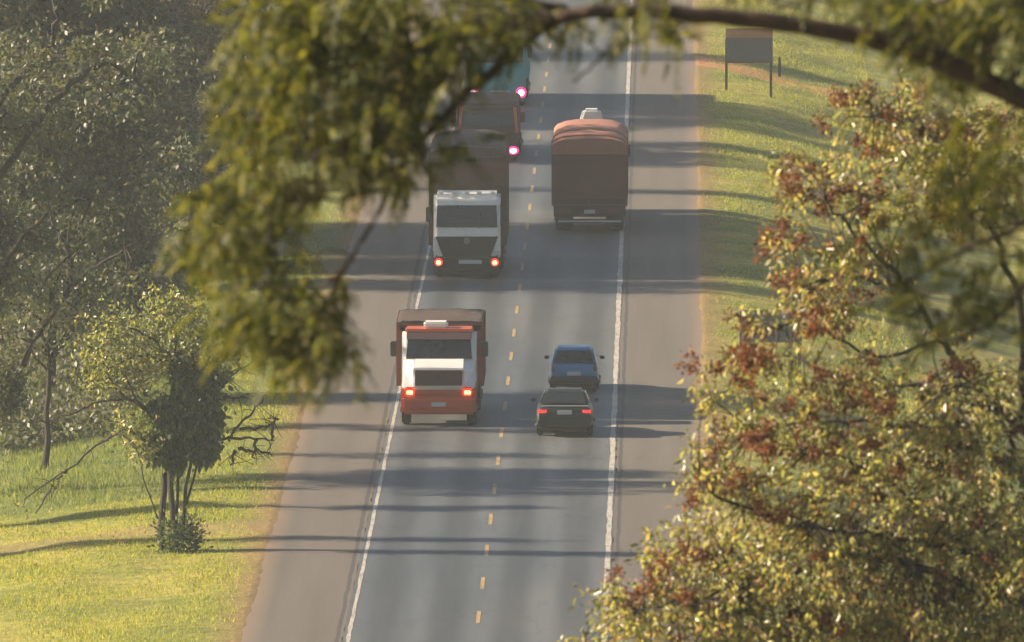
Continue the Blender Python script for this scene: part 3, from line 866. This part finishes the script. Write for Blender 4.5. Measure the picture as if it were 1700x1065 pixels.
def rough_tree(name, x, y, height, rx, ry, label, group, n_leaf, leaf=.17, mat='wood', seed=1, crown_lo=.22, trunk_r=.22, lean=(0, 0), n_limb=9, bark_m='bark_grey', cat="tree", clump=.75, center=None, twig_n=5, extra=(), extra_r=.16, blobs=()):
    """Tapered trunk, curved limbs to points spread through the crown, twigs, and leaves in loose clumps at the twig ends."""
    rng = np.random.default_rng(seed)
    z = float(ground_z(x, y))
    t = thing(name, (x, y, z), label, cat, group)
    base = np.array([x, y, z])
    top = base + np.array([lean[0], lean[1], height * .82])
    trunk = smooth_path([base + (0, 0, -.3), base + (lean[0] * .2 + rng.normal(0, .15), lean[1] * .2, height * .3), base + (lean[0] * .6, lean[1] * .6 + rng.normal(0, .2), height * .58), top], 12, .04, rng)
    trad = np.linspace(trunk_r, trunk_r * .18, 12); trad[0] *= 1.35
    paths = [(trunk, trad)]
    c = np.array(center) if center is not None else base + np.array([lean[0], lean[1], height * (crown_lo + 1) / 2])
    hz = height * (1 - crown_lo) / 2
    ends = []
    for k in range(n_limb):
        a = 2 * np.pi * (k * .618 + rng.uniform(-.06, .06)); el = rng.uniform(-.75, .95)
        q = np.sqrt(max(1 - el * el, .05)) * rng.uniform(.65, 1.0)
        tgt = c + np.array([rx * q * np.cos(a), ry * q * np.sin(a), hz * el * .92])
        zf = np.clip((tgt[2] - base[2]) / height - .22, .18, .8)
        s = trunk[int(zf / .82 * 11)]
        mid = (s + tgt) / 2 + np.array([0, 0, .12 * np.linalg.norm(tgt - s)]) + rng.normal(0, .25, 3)
        lp = smooth_path([s, mid, tgt], 9, .05, rng)
        r0 = trunk_r * rng.uniform(.35, .55)
        paths.append((lp, np.linspace(r0, .03, 9)))
        for j in range(twig_n):
            f = rng.uniform(.3, 1.0)
            s2 = lp[int(f * 8)]
            d = rng.normal(0, 1, 3) * np.array([1, 1, .7]); d /= np.linalg.norm(d)
            ln = rng.uniform(.5, 1.0) * min(rx, ry, hz) * .5
            e = s2 + d * ln
            e[:] = np.where(True, e, e)
            tp = smooth_path([s2, (s2 + e) / 2 + rng.normal(0, .15, 3), e], 5, .03, rng)
            paths.append((tp, np.linspace(r0 * .28 + .01, .012, 5)))
            ends += [tp[2], tp[3], e]
        ends.append(tgt)
    for e in extra:
        lp = smooth_path(e, 5 * len(e), .05, rng)
        paths.append((lp, np.linspace(extra_r, .04, len(lp))))
        for j in range(5):
            s2 = lp[rng.integers(len(lp) // 2, len(lp))]
            e2 = s2 + rng.normal(0, .7, 3)
            paths.append((smooth_path([s2, (s2 + e2) / 2 + rng.normal(0, .15, 3), e2], 5), np.linspace(.05, .012, 5)))
            ends.append(e2)
    ends = np.array(ends)
    tubes("trunk", paths, M[bark_m], t, 6)
    w = rng.gamma(1.2, 1, len(ends)); w /= w.sum()
    idx = rng.choice(len(ends), n_leaf, p=w)
    sc = clump * rng.uniform(.55, 1.25, len(ends))[idx][:, None]
    off = rng.normal(0, 1, (n_leaf, 3)) * sc * np.array([.75, .75, .5])
    p = ends[idx] + off
    for (bc, br, bn) in blobs:
        o2 = rng.normal(0, .5, (bn, 3)) * np.array(br)
        p = np.concatenate([p, np.array(bc) + o2]); off = np.concatenate([off, o2]); n_leaf += bn
    g = ground_z(p[:, 0], p[:, 1]) + .15
    p[:, 2] = np.maximum(p[:, 2], g + rng.uniform(0, .6, n_leaf))
    d = off * .5 + rng.normal(0, .6, (n_leaf, 3)) + np.array([0, 0, -.45])
    v, f = leaf_quads(p, d, leaf * rng.uniform(.7, 1.3, n_leaf), leaf * .55 * rng.uniform(.7, 1.3, n_leaf), rng)
    link_mesh("crown", np_mesh("crown", v - np.array(t.location), f), LM[mat], t)
    return t

# ---- left-hand trees (their long shadows cross the road)
WG = "woodland trees left of the highway"
BT = 545.0
def bq(*pp): return [np.array(P(px, py, BT + dy)) for px, py, dy in pp]
rough_tree("broad_tree", -18.6, 548.5, 14.5, 6.4, 5.0, "large shady tree at the far left with dark limbs reaching toward the road", None, 34000, .20, 'wood', 11, .34, .42, (.6, 0), 13, 'bark_dark',
           extra=[bq((-70, 760, 2), (10, 660, 1), (60, 560, .5), (110, 490, 0), (160, 440, -.5), (225, 402, -1)), bq((-90, 600, 2), (-10, 480, 1), (40, 390, 1), (100, 345, 1), (150, 330, 1)),
                  bq((-80, 420, 2), (-10, 190, 1.5), (50, 112, 1.5), (84, 70, 1.5), (95, 10, 1), (140, -60, 1)), bq((-60, 380, 2), (70, 190, 1.5), (160, 110, 1.5), (205, 118, 1.5), (245, 160, 1)), bq((110, 490, 0), (120, 430, 0), (90, 380, 0))],
           extra_r=.13, blobs=[(bq((8, 645, -.5))[0], (.55, .5, .95), 1500)])
rough_tree("roadside_tree", -15.2, 582.5, 13.5, 5.6, 5.0, "tall grey-green tree standing behind the ivy-clad tree, nearest of the woodland", WG, 46000, .22, 'wood', 12, .12, .2, (0, 0), 15)
rough_tree("roadside_tree", -12.6, 656.0, 11.0, 3.8, 6.0, "hazy brownish tree left of the white truck, nearest the shoulder", WG, 26000, .20, 'wood_brown', 13, .10, .26, (0, 0), 12)
HID = "hazy woodland tree seen only as leaves beyond the tall grey-green tree"
for i, (x, y, h, rx, ry, n) in enumerate([(-19.0, 647.3, 16, 6.5, 4.4, 52000), (-20.5, 637.0, 16, 5.0, 2.7, 26000), (-19.5, 664.5, 16, 6.5, 9.5, 70000), (-21.0, 718.0, 16, 6.5, 8.5, 26000), (-21.0, 746.0, 17, 7.0, 11.0, 26000), (-20.5, 787.5, 16, 6, 5.0, 14000), (-25.5, 657.5, 18, 5, 4.5, 30000), (-26.5, 668.0, 18, 5, 5.0, 30000), (-25.5, 645.5, 18, 5, 4.5, 26000), (-27.0, 738.0, 18, 5, 5.5, 18000), (-27.5, 751.0, 18, 5, 6.0, 18000), (-26.5, 713.0, 18, 5, 5.0, 18000)]):
    rough_tree("woodland_tree", x, y, h, rx, ry, HID, WG, n, .32, 'wood_brown' if i % 2 else 'wood', 20 + i, .08, .22, (0, 0), 24 if i in (0, 2) else 18, clump=1.15)
rough_tree("slender_tree", -15.5, 691.0, 15.0, 2.4, 1.8, "slender tree among the woodland beside the hidden truck", WG, 9000, .22, 'wood', 31, .2, .16, (0, 0), 8)
rough_tree("slender_tree", -14.6, 558.0, 7.6, 2.2, 1.4, "small tree with thin bare trunk on the grass at far left", None, 2600, .18, 'wood', 33, .5, .13, (.4, 0), 8, 'bark_dark')
for i, (x, y, h, rx, ry, n) in enumerate([(-27.0, 538.5, 15, 3.4, 1.4, 9000), (-26.0, 570.0, 15, 3.4, 1.3, 8000), (-33.0, 527.5, 17, 4.0, 1.4, 9000)]):
    rough_tree("slender_tree", x, y, h, rx, ry, "slim tree standing just outside the left edge, known by its shadow", "slim trees outside the frame", n, .24, 'wood', 41 + i, .12, .2, (0, 0), 9, clump=.5)

# ---- the ivy-clad tree
def ivy_tree():
    rng = np.random.default_rng(5)
    D = 520.5
    q = lambda px, py, dy=0.0: np.array(P(px, py, D + dy))
    base = GZ(292, 918, -.1)
    D = base.y
    z = float(ground_z(base.x, base.y))
    t = thing("ivy_clad_tree", (base.x, base.y, z), "small multi-stemmed tree with ivy column and bare side branches on the left verge", "tree")
    stems = []
    for (a, b, c, r) in (((268, 925), (272, 800), (300, 640), .13), ((292, 920), (284, 790), (292, 560), .12), ((302, 918), (312, 790), (345, 640), .07), ((285, 918), (325, 780), (352, 620), .05), ((262, 860), (240, 800), (225, 740), .03), ((290, 915), (300, 760), (330, 560), .06)):
        dy = rng.uniform(.15, .5)
        pts = smooth_path([q(*a, dy), q(*b, dy * 1.5), q(*c, dy * 2)], 10, .02, rng)
        stems.append((pts, np.linspace(r, r * .6, 10)))
    br = [
        [(345, 740), (390, 715), (425, 675), (445, 655)], [(378, 725), (420, 728), (452, 730)], [(400, 712), (440, 708), (455, 700)], [(452, 730), (456, 700), (462, 695)],
        [(395, 745), (425, 748), (455, 752)], [(388, 748), (384, 775)], [(425, 730), (420, 760)], [(360, 665), (375, 635), (400, 610)], [(350, 660), (400, 660), (440, 652)],
        [(270, 760), (215, 715), (165, 735), (110, 780), (40, 830)], [(165, 735), (200, 720), (230, 750)], [(260, 690), (215, 665), (160, 668), (110, 690), (60, 700)], [(260, 700), (225, 660), (205, 610)],
        [(290, 600), (250, 560), (200, 540)], [(300, 590), (290, 540), (280, 500)], [(320, 590), (350, 560), (370, 540)], [(110, 780), (90, 800), (60, 850)], [(215, 665), (190, 640), (170, 600)], [(285, 600), (230, 590), (180, 610)],
    ]
    ends = []
    for b in br:
        dy = rng.uniform(-1.2, .4)
        pts = smooth_path([q(x, y, dy * i / max(len(b) - 1, 1)) for i, (x, y) in enumerate(b)], 4 * len(b), .03, rng)
        stems.append((pts, np.linspace(.055, .018, len(pts))))
        for k in range(7):
            s = pts[rng.integers(len(pts) // 3, len(pts))]
            e = s + rng.normal(0, .30, 3) + np.array([0, 0, -.1])
            stems.append((smooth_path([s, (s + e) / 2 + rng.normal(0, .06, 3), e], 4), np.linspace(.014, .006, 4)))
            if b[0][1] < 620 or (k < 2 and b[0][0] < 300): ends.append(e)
    tubes("trunk", stems, M['bark_dark'], t, 6)
    loc = np.array(t.location)
    # ivy column
    n = 6500
    P_, Dn = [], []
    lobes = [(325, 650, 40, 50, .6), (290, 690, 38, 40, .5), (320, 715, 44, 40, .5), (346, 625, 26, 34, .4), (348, 700, 22, 50, .4), (283, 735, 28, 26, .4), (340, 748, 22, 22, .3), (262, 740, 18, 26, .3), (305, 615, 20, 24, .3), (265, 680, 16, 22, .3), (290, 765, 14, 18, .2)]
    for (cx, cy, rx, ry, dr) in lobes:
        k = n // len(lobes)
        dirn = rng.normal(size=(k, 3)); dirn /= np.linalg.norm(dirn, axis=1)[:, None]
        rad = np.abs(rng.normal(.62, .30, k))[:, None]
        s = 55.7
        pp = q(cx, cy) + dirn * rad * np.array([rx * 1.12 / s, dr, ry * 1.1 / s])
        P_.append(pp); Dn.append(dirn * .6 + np.array([0, 0, -.9]) + rng.normal(0, .3, (k, 3)))
    p = np.concatenate(P_); d = np.concatenate(Dn)
    v, f = leaf_quads(p, d, .19 * rng.uniform(.6, 1.4, len(p)), .14, rng)
    link_mesh("ivy", np_mesh("ivy", v - loc, f), LM['ivy'], t)
    # sparse lit crown on top
    top = []
    for (px, py, rx, ry, k) in ((290, 540, 60, 30, 430), (200, 560, 60, 50, 420), (170, 620, 40, 40, 420), (340, 570, 50, 25, 420), (250, 600, 50, 30, 420), (280, 500, 40, 22, 300), (375, 600, 30, 25, 140), (215, 700, 30, 40, 260), (245, 740, 26, 26, 260), (190, 560, 70, 60, 220)):
        a = rng.normal(0, .55, (k, 3)) * np.array([rx, 45, ry]) / 55.7
        top.append(q(px, py) + a)
    top.append(np.repeat(np.array(ends), 6, 0) + rng.normal(0, .12, (len(ends) * 6, 3)))
    p = np.concatenate(top)
    v, f = leaf_quads(p, rng.normal(0, .6, p.shape) + np.array([0, 0, -.5]), .17 * rng.uniform(.6, 1.3, len(p)), .10, rng, .3)
    link_mesh("crown", np_mesh("crown", v - loc, f), LM['young'], t)
    # leafy suckers round the foot
    k = 900
    a = rng.normal(0, 1, (k, 3)) * np.array([.30, .25, .30])
    p = q(300, 892) + a; p[:, 2] = np.maximum(p[:, 2], z + .05)
    v, f = leaf_quads(p, a + np.array([0, 0, .3]) + rng.normal(0, .3, a.shape), .16, .09, rng)
    link_mesh("base_shoots", np_mesh("base_shoots", v - loc, f), LM['ivy'], t)
ivy_tree()

# ---- undergrowth below the woodland, one mass
def undergrowth():
    rng = np.random.default_rng(77)
    P_, D_ = [], []
    for k in range(520):
        y = rng.uniform(592, 850) if k < 420 else rng.uniform(566, 605)
        x = rng.uniform(-40, -13.5) if k < 420 else rng.uniform(-20, -12.5)
        if y > 640 and rng.random() < .35: x = rng.uniform(-18, -11)
        r = rng.uniform(.7, 1.7)
        n = int(130 * r)
        z = float(ground_z(x, y))
        a = rng.normal(0, .5, (n, 3)) * np.array([r, r, r * .8])
        p = np.array([x, y, z + r * .5]) + a
        p[:, 2] = np.maximum(p[:, 2], z + .05)
        P_.append(p); D_.append(a + rng.normal(0, .5, a.shape) + np.array([0, 0, .3]))
    p = np.concatenate(P_); d = np.concatenate(D_)
    v, f = leaf_quads(p, d, .24 * rng.uniform(.6, 1.3, len(p)), .13, rng)
    o = link_mesh("undergrowth", np_mesh("undergrowth", v, f), LM['wood'])
    tag(o, "low dark undergrowth massed beneath the hazy woodland", "undergrowth", None, "stuff")
undergrowth()

# ---- grass on both verges, one mass
def grass():
    rng = np.random.default_rng(9)
    X, Y = [], []
    def area(n, x0, x1, y0, y1):
        X.append(rng.uniform(x0, x1, n)); Y.append(rng.uniform(y0, y1, n))
    area(150000, -17.5, -6.75, 486, 600)
    area(26000, -16, -6.75, 600, 720)
    area(100000, 6.75, 14.5, 560, 840)
    area(14000, 6.75, 20, 780, 850)
    area(9000, 6.72, 8.2, 486, 840)
    x = np.concatenate(X); y = np.concatenate(Y)
    dens = .5 + .5 * np.sin(x * .9 + 2 * np.sin(y * .13)) * np.sin(y * .31 + x * .4)
    path = (np.abs(y - .32 * x - 531.8) < 2.2) & (x < 0)
    edge = np.clip((np.abs(x) - 6.9) / 1.1, .12, 1)
    keep = (rng.random(len(x)) < (.35 + .65 * dens) * edge) & (~path | (rng.random(len(x)) < .25))
    x, y, dens = x[keep], y[keep], dens[keep]
    n = len(x)
    z = ground_z(x, y)
    h = (rng.gamma(4.0, .014, n) * (.6 + .8 * dens) + .03) * np.where((x < -9.5) & (y > 541) & (y < 600), 1.9, 1.0)
    a = rng.uniform(0, 2 * np.pi, n)
    w = rng.uniform(.010, .026, n)
    s = np.stack([np.cos(a), np.sin(a), np.zeros(n)], -1) * w[:, None]
    lean = np.stack([rng.normal(0, .35, n), rng.normal(0, .35, n), np.ones(n)], -1) * h[:, None]
    b = np.stack([x, y, z - .02], -1)
    v = np.stack([b - s, b + s, b + lean], 1)
    tall = (x < -9.5) & (y > 541) & (y < 600)
    for name, sel, mat, label in (("grass", ~tall, 'grass', "short yellow-green grass on the road verges"), ("tall_grass", tall, 'tall', "taller soft green grass below the woodland on the left verge")):
        vv = v[sel].reshape(-1, 3)
        o = link_mesh(name, np_mesh(name, vv, np.arange(len(vv)).reshape(-1, 3)), LM[mat])
        tag(o, label, "grass", None, "stuff")
grass()

# ---- russet tree at 200 m, bottom right
def russet_tree():
    rng = np.random.default_rng(14)
    D = 200.0
    S = FPX / D
    q = lambda px, py, dy=0.0: np.array(P(px, py, D + dy))
    bx, by = 11.6, 201.0
    z = float(ground_z(bx, by))
    t = thing("russet_tree", (bx, by, z), "tree with glossy yellow-green leaves and rusty brown clusters filling the lower right", "tree")
    loc = np.array(t.location)
    clumps = [(1570, 215, 150, 60, 80), (1450, 200, 60, 60, 34), (1400, 320, 90, 55, 26), (1330, 310, 45, 40, 9), (1340, 460, 60, 60, 18), (1420, 450, 90, 70, 34), (1370, 540, 50, 50, 18), (1260, 590, 30, 16, 5),
              (1215, 625, 50, 40, 16), (1370, 660, 80, 50, 22), (1480, 650, 140, 80, 56), (1620, 690, 100, 90, 56), (1240, 715, 70, 35, 14), (1370, 760, 140, 60, 44), (1530, 800, 150, 80, 80),
              (1650, 820, 90, 90, 60), (1180, 805, 55, 45, 22), (1260, 860, 120, 65, 58), (1400, 900, 150, 80, 96), (1560, 930, 150, 80, 96), (1660, 950, 90, 100, 66), (1120, 930, 55, 45, 26),
              (1060, 1015, 65, 50, 36), (1200, 990, 130, 80, 90), (1350, 1030, 150, 60, 90), (1500, 1040, 150, 60, 90), (1640, 1060, 100, 60, 60), (1520, 330, 130, 70, 40), (1640, 290, 90, 80, 56), (1250, 1090, 250, 40, 90), (1230, 580, 30, 60, 7), (1290, 400, 40, 30, 6)]
    main = [
        ([(1900, 1180), (1760, 1030), (1600, 965), (1420, 905), (1260, 850), (1160, 815)], .09), ([(1900, 1080), (1720, 965), (1560, 905), (1440, 888), (1330, 870)], .075),
        ([(1900, 900), (1700, 720), (1600, 620), (1560, 560), (1500, 470), (1430, 400), (1370, 330)], .07), ([(1600, 620), (1480, 640), (1380, 620), (1300, 590), (1220, 620)], .035),
        ([(1850, 1000), (1700, 800), (1560, 720), (1420, 700), (1330, 700), (1240, 715)], .05), ([(1420, 905), (1300, 960), (1180, 985), (1060, 1015)], .04),
        ([(1700, 720), (1690, 500), (1620, 330), (1550, 230), (1450, 190)], .05), ([(1560, 905), (1500, 820), (1420, 770), (1330, 750)], .035), ([(1760, 1030), (1600, 1060), (1400, 1050), (1200, 1040), (1050, 1050)], .05),
        ([(1700, 800), (1640, 660), (1560, 640)], .03), ([(1500, 470), (1410, 460), (1330, 470)], .025), ([(1560, 560), (1450, 590), (1350, 540), (1290, 540)], .025)]
    paths = []
    hub = np.array([bx, by, z])
    top = q(1900, 1000, .5)
    tr = smooth_path([hub + (0, 0, -.4), hub * .5 + top * .5 + (.3, 0, 0), q(1900, 1180, .5), q(1900, 1000, .5), q(1850, 700, .5)], 16, .03, rng)
    paths.append((tr, np.linspace(.26, .09, 16)))
    nodes = [tr[8:]]
    for pl, r in main:
        dy = rng.uniform(-1.3, 1.3) if r < .07 else -1.2
        m = len(pl)
        pts = smooth_path([q(x, y, .5 + (dy - .5) * i / (m - 1)) for i, (x, y) in enumerate(pl)], 5 * m, .02, rng)
        paths.append((pts, np.linspace(r, .012, len(pts))))
        nodes.append(pts[2:])
    nodes = np.concatenate(nodes)
    tw_end, tw_dir = [], []
    for (cx, cy, rx, ry, k) in clumps:
        k = int(k * (.58 if cy < 500 or (cx < 1420 and cy < 780) else .78))
        for _ in range(k):
            a = np.clip(rng.normal(0, .62, 2), -1.25, 1.25)
            e = q(cx + a[0] * rx, cy + a[1] * ry, rng.normal(0, .8))
            j = np.argmin(((nodes - e) ** 2).sum(1) + rng.uniform(0, .2, len(nodes)))
            s = nodes[j]
            if np.linalg.norm(e - s) > 1.6: s = e + (s - e) / np.linalg.norm(e - s) * 1.3
            pts = smooth_path([s, (s + e) / 2 + rng.normal(0, .06, 3) + (0, 0, .05), e], 6)
            paths.append((pts, np.linspace(.012, .004, 6)))
            tw_end += [e, pts[4]]; tw_dir += [e - s, e - s]
    tubes("trunk", paths, M['bark_dark'], t, 5)
    E = np.array(tw_end); DD = np.array(tw_dir); DD /= np.linalg.norm(DD, axis=1)[:, None] + 1e-6
    per = 13
    idx = np.repeat(np.arange(len(E)), per)
    n = len(idx)
    off = rng.normal(0, .085, (n, 3))
    d = DD[idx] * .4 + rng.normal(0, .5, (n, 3)) + np.array([0, 0, -.55])
    v, f = leaf_quads(E[idx] + off, d, .098 * rng.uniform(.5, 1.4, n), .048 * rng.uniform(.7, 1.3, n), rng, .35)
    link_mesh("crown", np_mesh("crown", v - loc, f), LM['russet'], t)
    # rusty dry clusters hanging here and there
    spots = [(1320, 295), (1345, 320), (1370, 335), (1300, 372), (1345, 640), (1190, 800), (1165, 812), (1260, 835), (1300, 850), (1400, 800), (1440, 830), (1310, 480), (1330, 520), (1365, 205), (1410, 160), (1480, 190), (1530, 150), (1460, 300), (1520, 240), (1590, 600), (1240, 545), (1150, 600), (1295, 470)]
    for _ in range(290):
        c = clumps[rng.integers(len(clumps))]
        spots.append((c[0] + rng.normal(0, .55) * c[2], c[1] + rng.normal(0, .55) * c[3]))
    Q, QD = [], []
    for (px, py) in spots:
        c0 = q(px, py, rng.normal(-.3, .6))
        k = 60
        ax = np.array([rng.normal(0, .6), rng.normal(0, .3), rng.normal(-.3, .5)])
        u = rng.uniform(-1, 1, k)[:, None]
        Q.append(c0 + ax * u * .10 + rng.normal(0, .042, (k, 3))); QD.append(rng.normal(0, .6, (k, 3)) + np.array([0, 0, -.4]))
    p = np.concatenate(Q); d = np.concatenate(QD)
    v, f = leaf_quads(p, d, .065 * rng.uniform(.6, 1.3, len(p)), .035, rng)
    link_mesh("dry_clusters", np_mesh("dry_clusters", v - loc, f), LM['dry'], t)
russet_tree()

# ---- feathery tree at 100 m whose limb arches over the view
def feathery_tree():
    rng = np.random.default_rng(21)
    D = 100.0
    S = FPX / D
    q = lambda px, py, dy=0.0: np.array(P(px, py, D + dy))
    bx, by = 9.9, 100.6
    z = float(ground_z(bx, by))
    t = thing("feathery_tree", (bx, by, z), "feathery-leaved tree whose reddish limb arches across the top of the view", "tree")
    loc = np.array(t.location)
    paths = []
    hub = np.array([bx, by, z])
    tr = smooth_path([hub + (0, 0, -.5), hub + (-.1, 0, 3.0), q(2250, 700, .5), q(2150, 330, .4), q(2000, 150, .4), q(1830, -40, .4), q(1700, -250, .4)], 24, .015, rng)
    paths.append((tr, np.linspace(.30, .07, 24)))
    limbs = [
        ([(2100, 300), (1850, 235), (1690, 160), (1560, 98), (1420, 58), (1260, 34), (1100, 20), (990, 18), (930, 30)], .076, .036, -.6), ([(930, 30), (880, 60), (800, 135), (740, 190), (680, 250)], .038, .022, .1),
        ([(680, 250), (650, 310), (615, 375), (575, 440), (545, 500), (520, 560)], .019, .008, -.3), ([(740, 190), (690, 200), (620, 230), (540, 300), (470, 380), (400, 420)], .018, .006, .1),
        ([(880, 50), (780, 60), (660, 90), (540, 120), (440, 180)], .026, .007, .2), ([(960, 22), (820, -10), (660, -30), (500, 10), (400, 60)], .030, .008, .4), ([(650, 310), (560, 330), (470, 340), (380, 390), (320, 430)], .012, .005, -.3),
        ([(1045, 20), (1020, 60), (995, 98), (950, 135)], .012, .006, -.1), ([(1000, 92), (985, 75), (965, 60)], .006, .004, -.1), ([(575, 440), (545, 470), (500, 500), (460, 560)], .010, .004, -.2), ([(590, 432), (560, 415), (530, 420)], .006, .003, -.2),
        ([(1700, -60), (1620, -30), (1540, 20), (1500, 70), (1490, 120)], .040, .012, .5), ([(1850, 235), (1760, 320), (1680, 380), (1590, 420), (1500, 470)], .030, .007, -.5), ([(1800, 300), (1720, 450), (1640, 540), (1540, 580)], .024, .007, -.4),
        ([(2000, 150), (1820, 60), (1720, 20), (1640, -20)], .08, .05, .6), ([(545, 500), (490, 540), (420, 550), (370, 560)], .008, .003, -.2), ([(1260, 34), (1200, 20), (1120, 40), (1070, 70)], .012, .004, 0), ([(680, 250), (720, 250), (765, 240)], .008, .003, -.3)]
    nodes = []
    for pl, r0, r1, dy in limbs:
        m = len(pl)
        pts = smooth_path([q(x, y, dy) for (x, y) in pl], 6 * m, .006, rng)
        paths.append((pts, np.linspace(r0, r1, len(pts))))
        nodes.append(pts)
    # the small dark burl on the limb and the lit scar
    nodes = np.concatenate(nodes)
    clumps = [(430, 50, 70, 60, 70), (550, 40, 120, 70, 110), (700, 50, 130, 70, 110), (820, 38, 75, 38, 46), (430, 150, 70, 55, 60), (560, 160, 110, 70, 90), (680, 150, 70, 50, 58), (410, 225, 55, 36, 36), (500, 270, 100, 40, 66), (600, 270, 50, 50, 40),
              (390, 330, 55, 30, 28), (345, 395, 45, 40, 40), (430, 370, 60, 34, 34), (320, 435, 30, 24, 18), (400, 430, 50, 26, 22), (470, 330, 50, 30, 26), (640, 310, 24, 20, 8),
              (380, 535, 46, 40, 36), (450, 515, 60, 36, 34), (500, 555, 46, 30, 26), (430, 590, 50, 34, 30), (545, 590, 36, 30, 20), (575, 600, 20, 24, 10), (500, 620, 46, 20, 16), (560, 495, 20, 20, 7), (480, 450, 40, 20, 8),
              (752, 264, 24, 12, 9), (750, 118, 40, 32, 34), (862, 80, 40, 18, 9), (682, 215, 34, 34, 22), (640, 240, 50, 40, 34), (680, 285, 26, 24, 16), (672, 315, 12, 14, 4), (885, 62, 30, 18, 8), (950, 50, 50, 30, 12), (1100, 65, 46, 22, 16), (1080, 20, 90, 20, 22), (1240, -25, 100, 14, 22), (1130, 95, 20, 14, 4), (1400, -15, 90, 22, 24), (1500, 55, 60, 50, 60), (1600, 50, 60, 50, 64), (1690, 80, 50, 60, 44), (1660, 10, 60, 30, 26), (1580, 120, 60, 30, 24), (1460, 30, 40, 30, 14), (1560, 90, 40, 26, 10),
              (1560, 365, 80, 45, 34), (1660, 320, 55, 60, 30), (1490, 415, 55, 40, 18), (1510, 520, 60, 30, 26), (1610, 510, 75, 42, 34), (1680, 440, 50, 60, 26), (1580, 440, 70, 36, 16), (1660, 240, 60, 50, 46), (1600, 300, 70, 40, 30), (1670, 570, 45, 30, 9), (1540, 580, 50, 20, 9)]
    V, F, off = [], [], 0
    npair = 12
    def fronds(base, dirs, length):
        """Bipinnate fronds: drooping rachis with paired pinnae, each pinna a narrow toothed strip of leaflets."""
        nonlocal off
        n = len(base)
        dirs = dirs / np.linalg.norm(dirs, axis=1)[:, None]
        side = np.cross(dirs, rng.normal(size=(n, 3)) * .45 + np.array([0, 0, 1.])); side /= np.linalg.norm(side, axis=1)[:, None] + 1e-9
        for k in range(npair):
            f = (k + 1) / npair
            c = base + dirs * (length * f)[:, None] + np.array([0, 0, -1.]) * (length * .35 * f * f)[:, None]
            pl = length * .34 * (1 - .65 * abs(f - .45)) 
            for s in (-1, 1):
                d = side * s * .85 + dirs * .45 + np.array([0, 0, -.35]) + rng.normal(0, .12, (n, 3))
                d /= np.linalg.norm(d, axis=1)[:, None]
                w = np.cross(d, np.cross(dirs, side) + rng.normal(0, .35, (n, 3))); w /= np.linalg.norm(w, axis=1)[:, None] + 1e-9
                w = w * (pl * .12)[:, None]
                tip = c + d * pl[:, None] + np.array([0, 0, -.25]) * pl[:, None]
                mid = c + d * (pl * .5)[:, None]
                v = np.stack([c, mid + w, tip, mid - w], 1).reshape(-1, 3)
                V.append(v); F.append(np.arange(4 * n).reshape(n, 4) + off); off += 4 * n
    for (cx, cy, rx, ry, k) in clumps:
        k = int(k * (.78 if cx > 1450 and cy > 180 else 1.2))
        a = np.clip(rng.normal(0, .55, (k, 2)), -1.2, 1.2)
        cy = cy - 26
        cx += (24 if cy < 280 else 12) if cx < 480 else 0

        c = q(cx, cy, 0)
        e = np.array([q(cx + u * rx, cy + w * ry, rng.normal(0, .35) - (.75 if cx > 950 and cy < 60 and rng.random() < .35 else 0)) for u, w in a])
        out = (e - c); out[:, 1] += rng.normal(0, .25, k)
        d = out * 1.2 + rng.normal(0, .28, (k, 3)) + np.array([-.12, 0, -.22])
        fronds(e, d, rng.uniform(.12, .26, k))
        for i in range(0, k, 2):
            j = np.argmin(((nodes - e[i]) ** 2).sum(1))
            s = nodes[j]
            ln = np.linalg.norm(e[i] - s)
            if ln > .5: s = e[i] + (s - e[i]) / ln * .45
            paths.append((smooth_path([s, (s + e[i]) / 2 + rng.normal(0, .03, 3), e[i]], 4), np.array([.006, .005, .004, .003])))
    tubes("trunk", paths, M['bark_red'], t, 8)
    link_mesh("crown", np_mesh("crown", np.concatenate(V) - loc, np.concatenate(F)), LM['feather'], t)
feathery_tree()

# ------------------------------------------------------------------ the air between
def haze():
    m = bpy.data.materials.new("haze_air")
    m.use_nodes = True
    nt = m.node_tree
    for n in list(nt.nodes): nt.nodes.remove(n)
    out = nd(nt, "ShaderNodeOutputMaterial")
    pv = nd(nt, "ShaderNodeVolumePrincipled")
    pv.inputs["Color"].default_value = (.84, .91, 1.0, 1)
    pv.inputs["Density"].default_value = .000095
    pv.inputs["Anisotropy"].default_value = .0
    nt.links.new(pv.outputs[0], out.inputs["Volume"])
    o = MB().box(-1510, 1510, -310, 3010, -14, 70, 0).build("haze", m)
    tag(o, "pale haze in the air over the highway", "haze", None, "stuff")
haze()
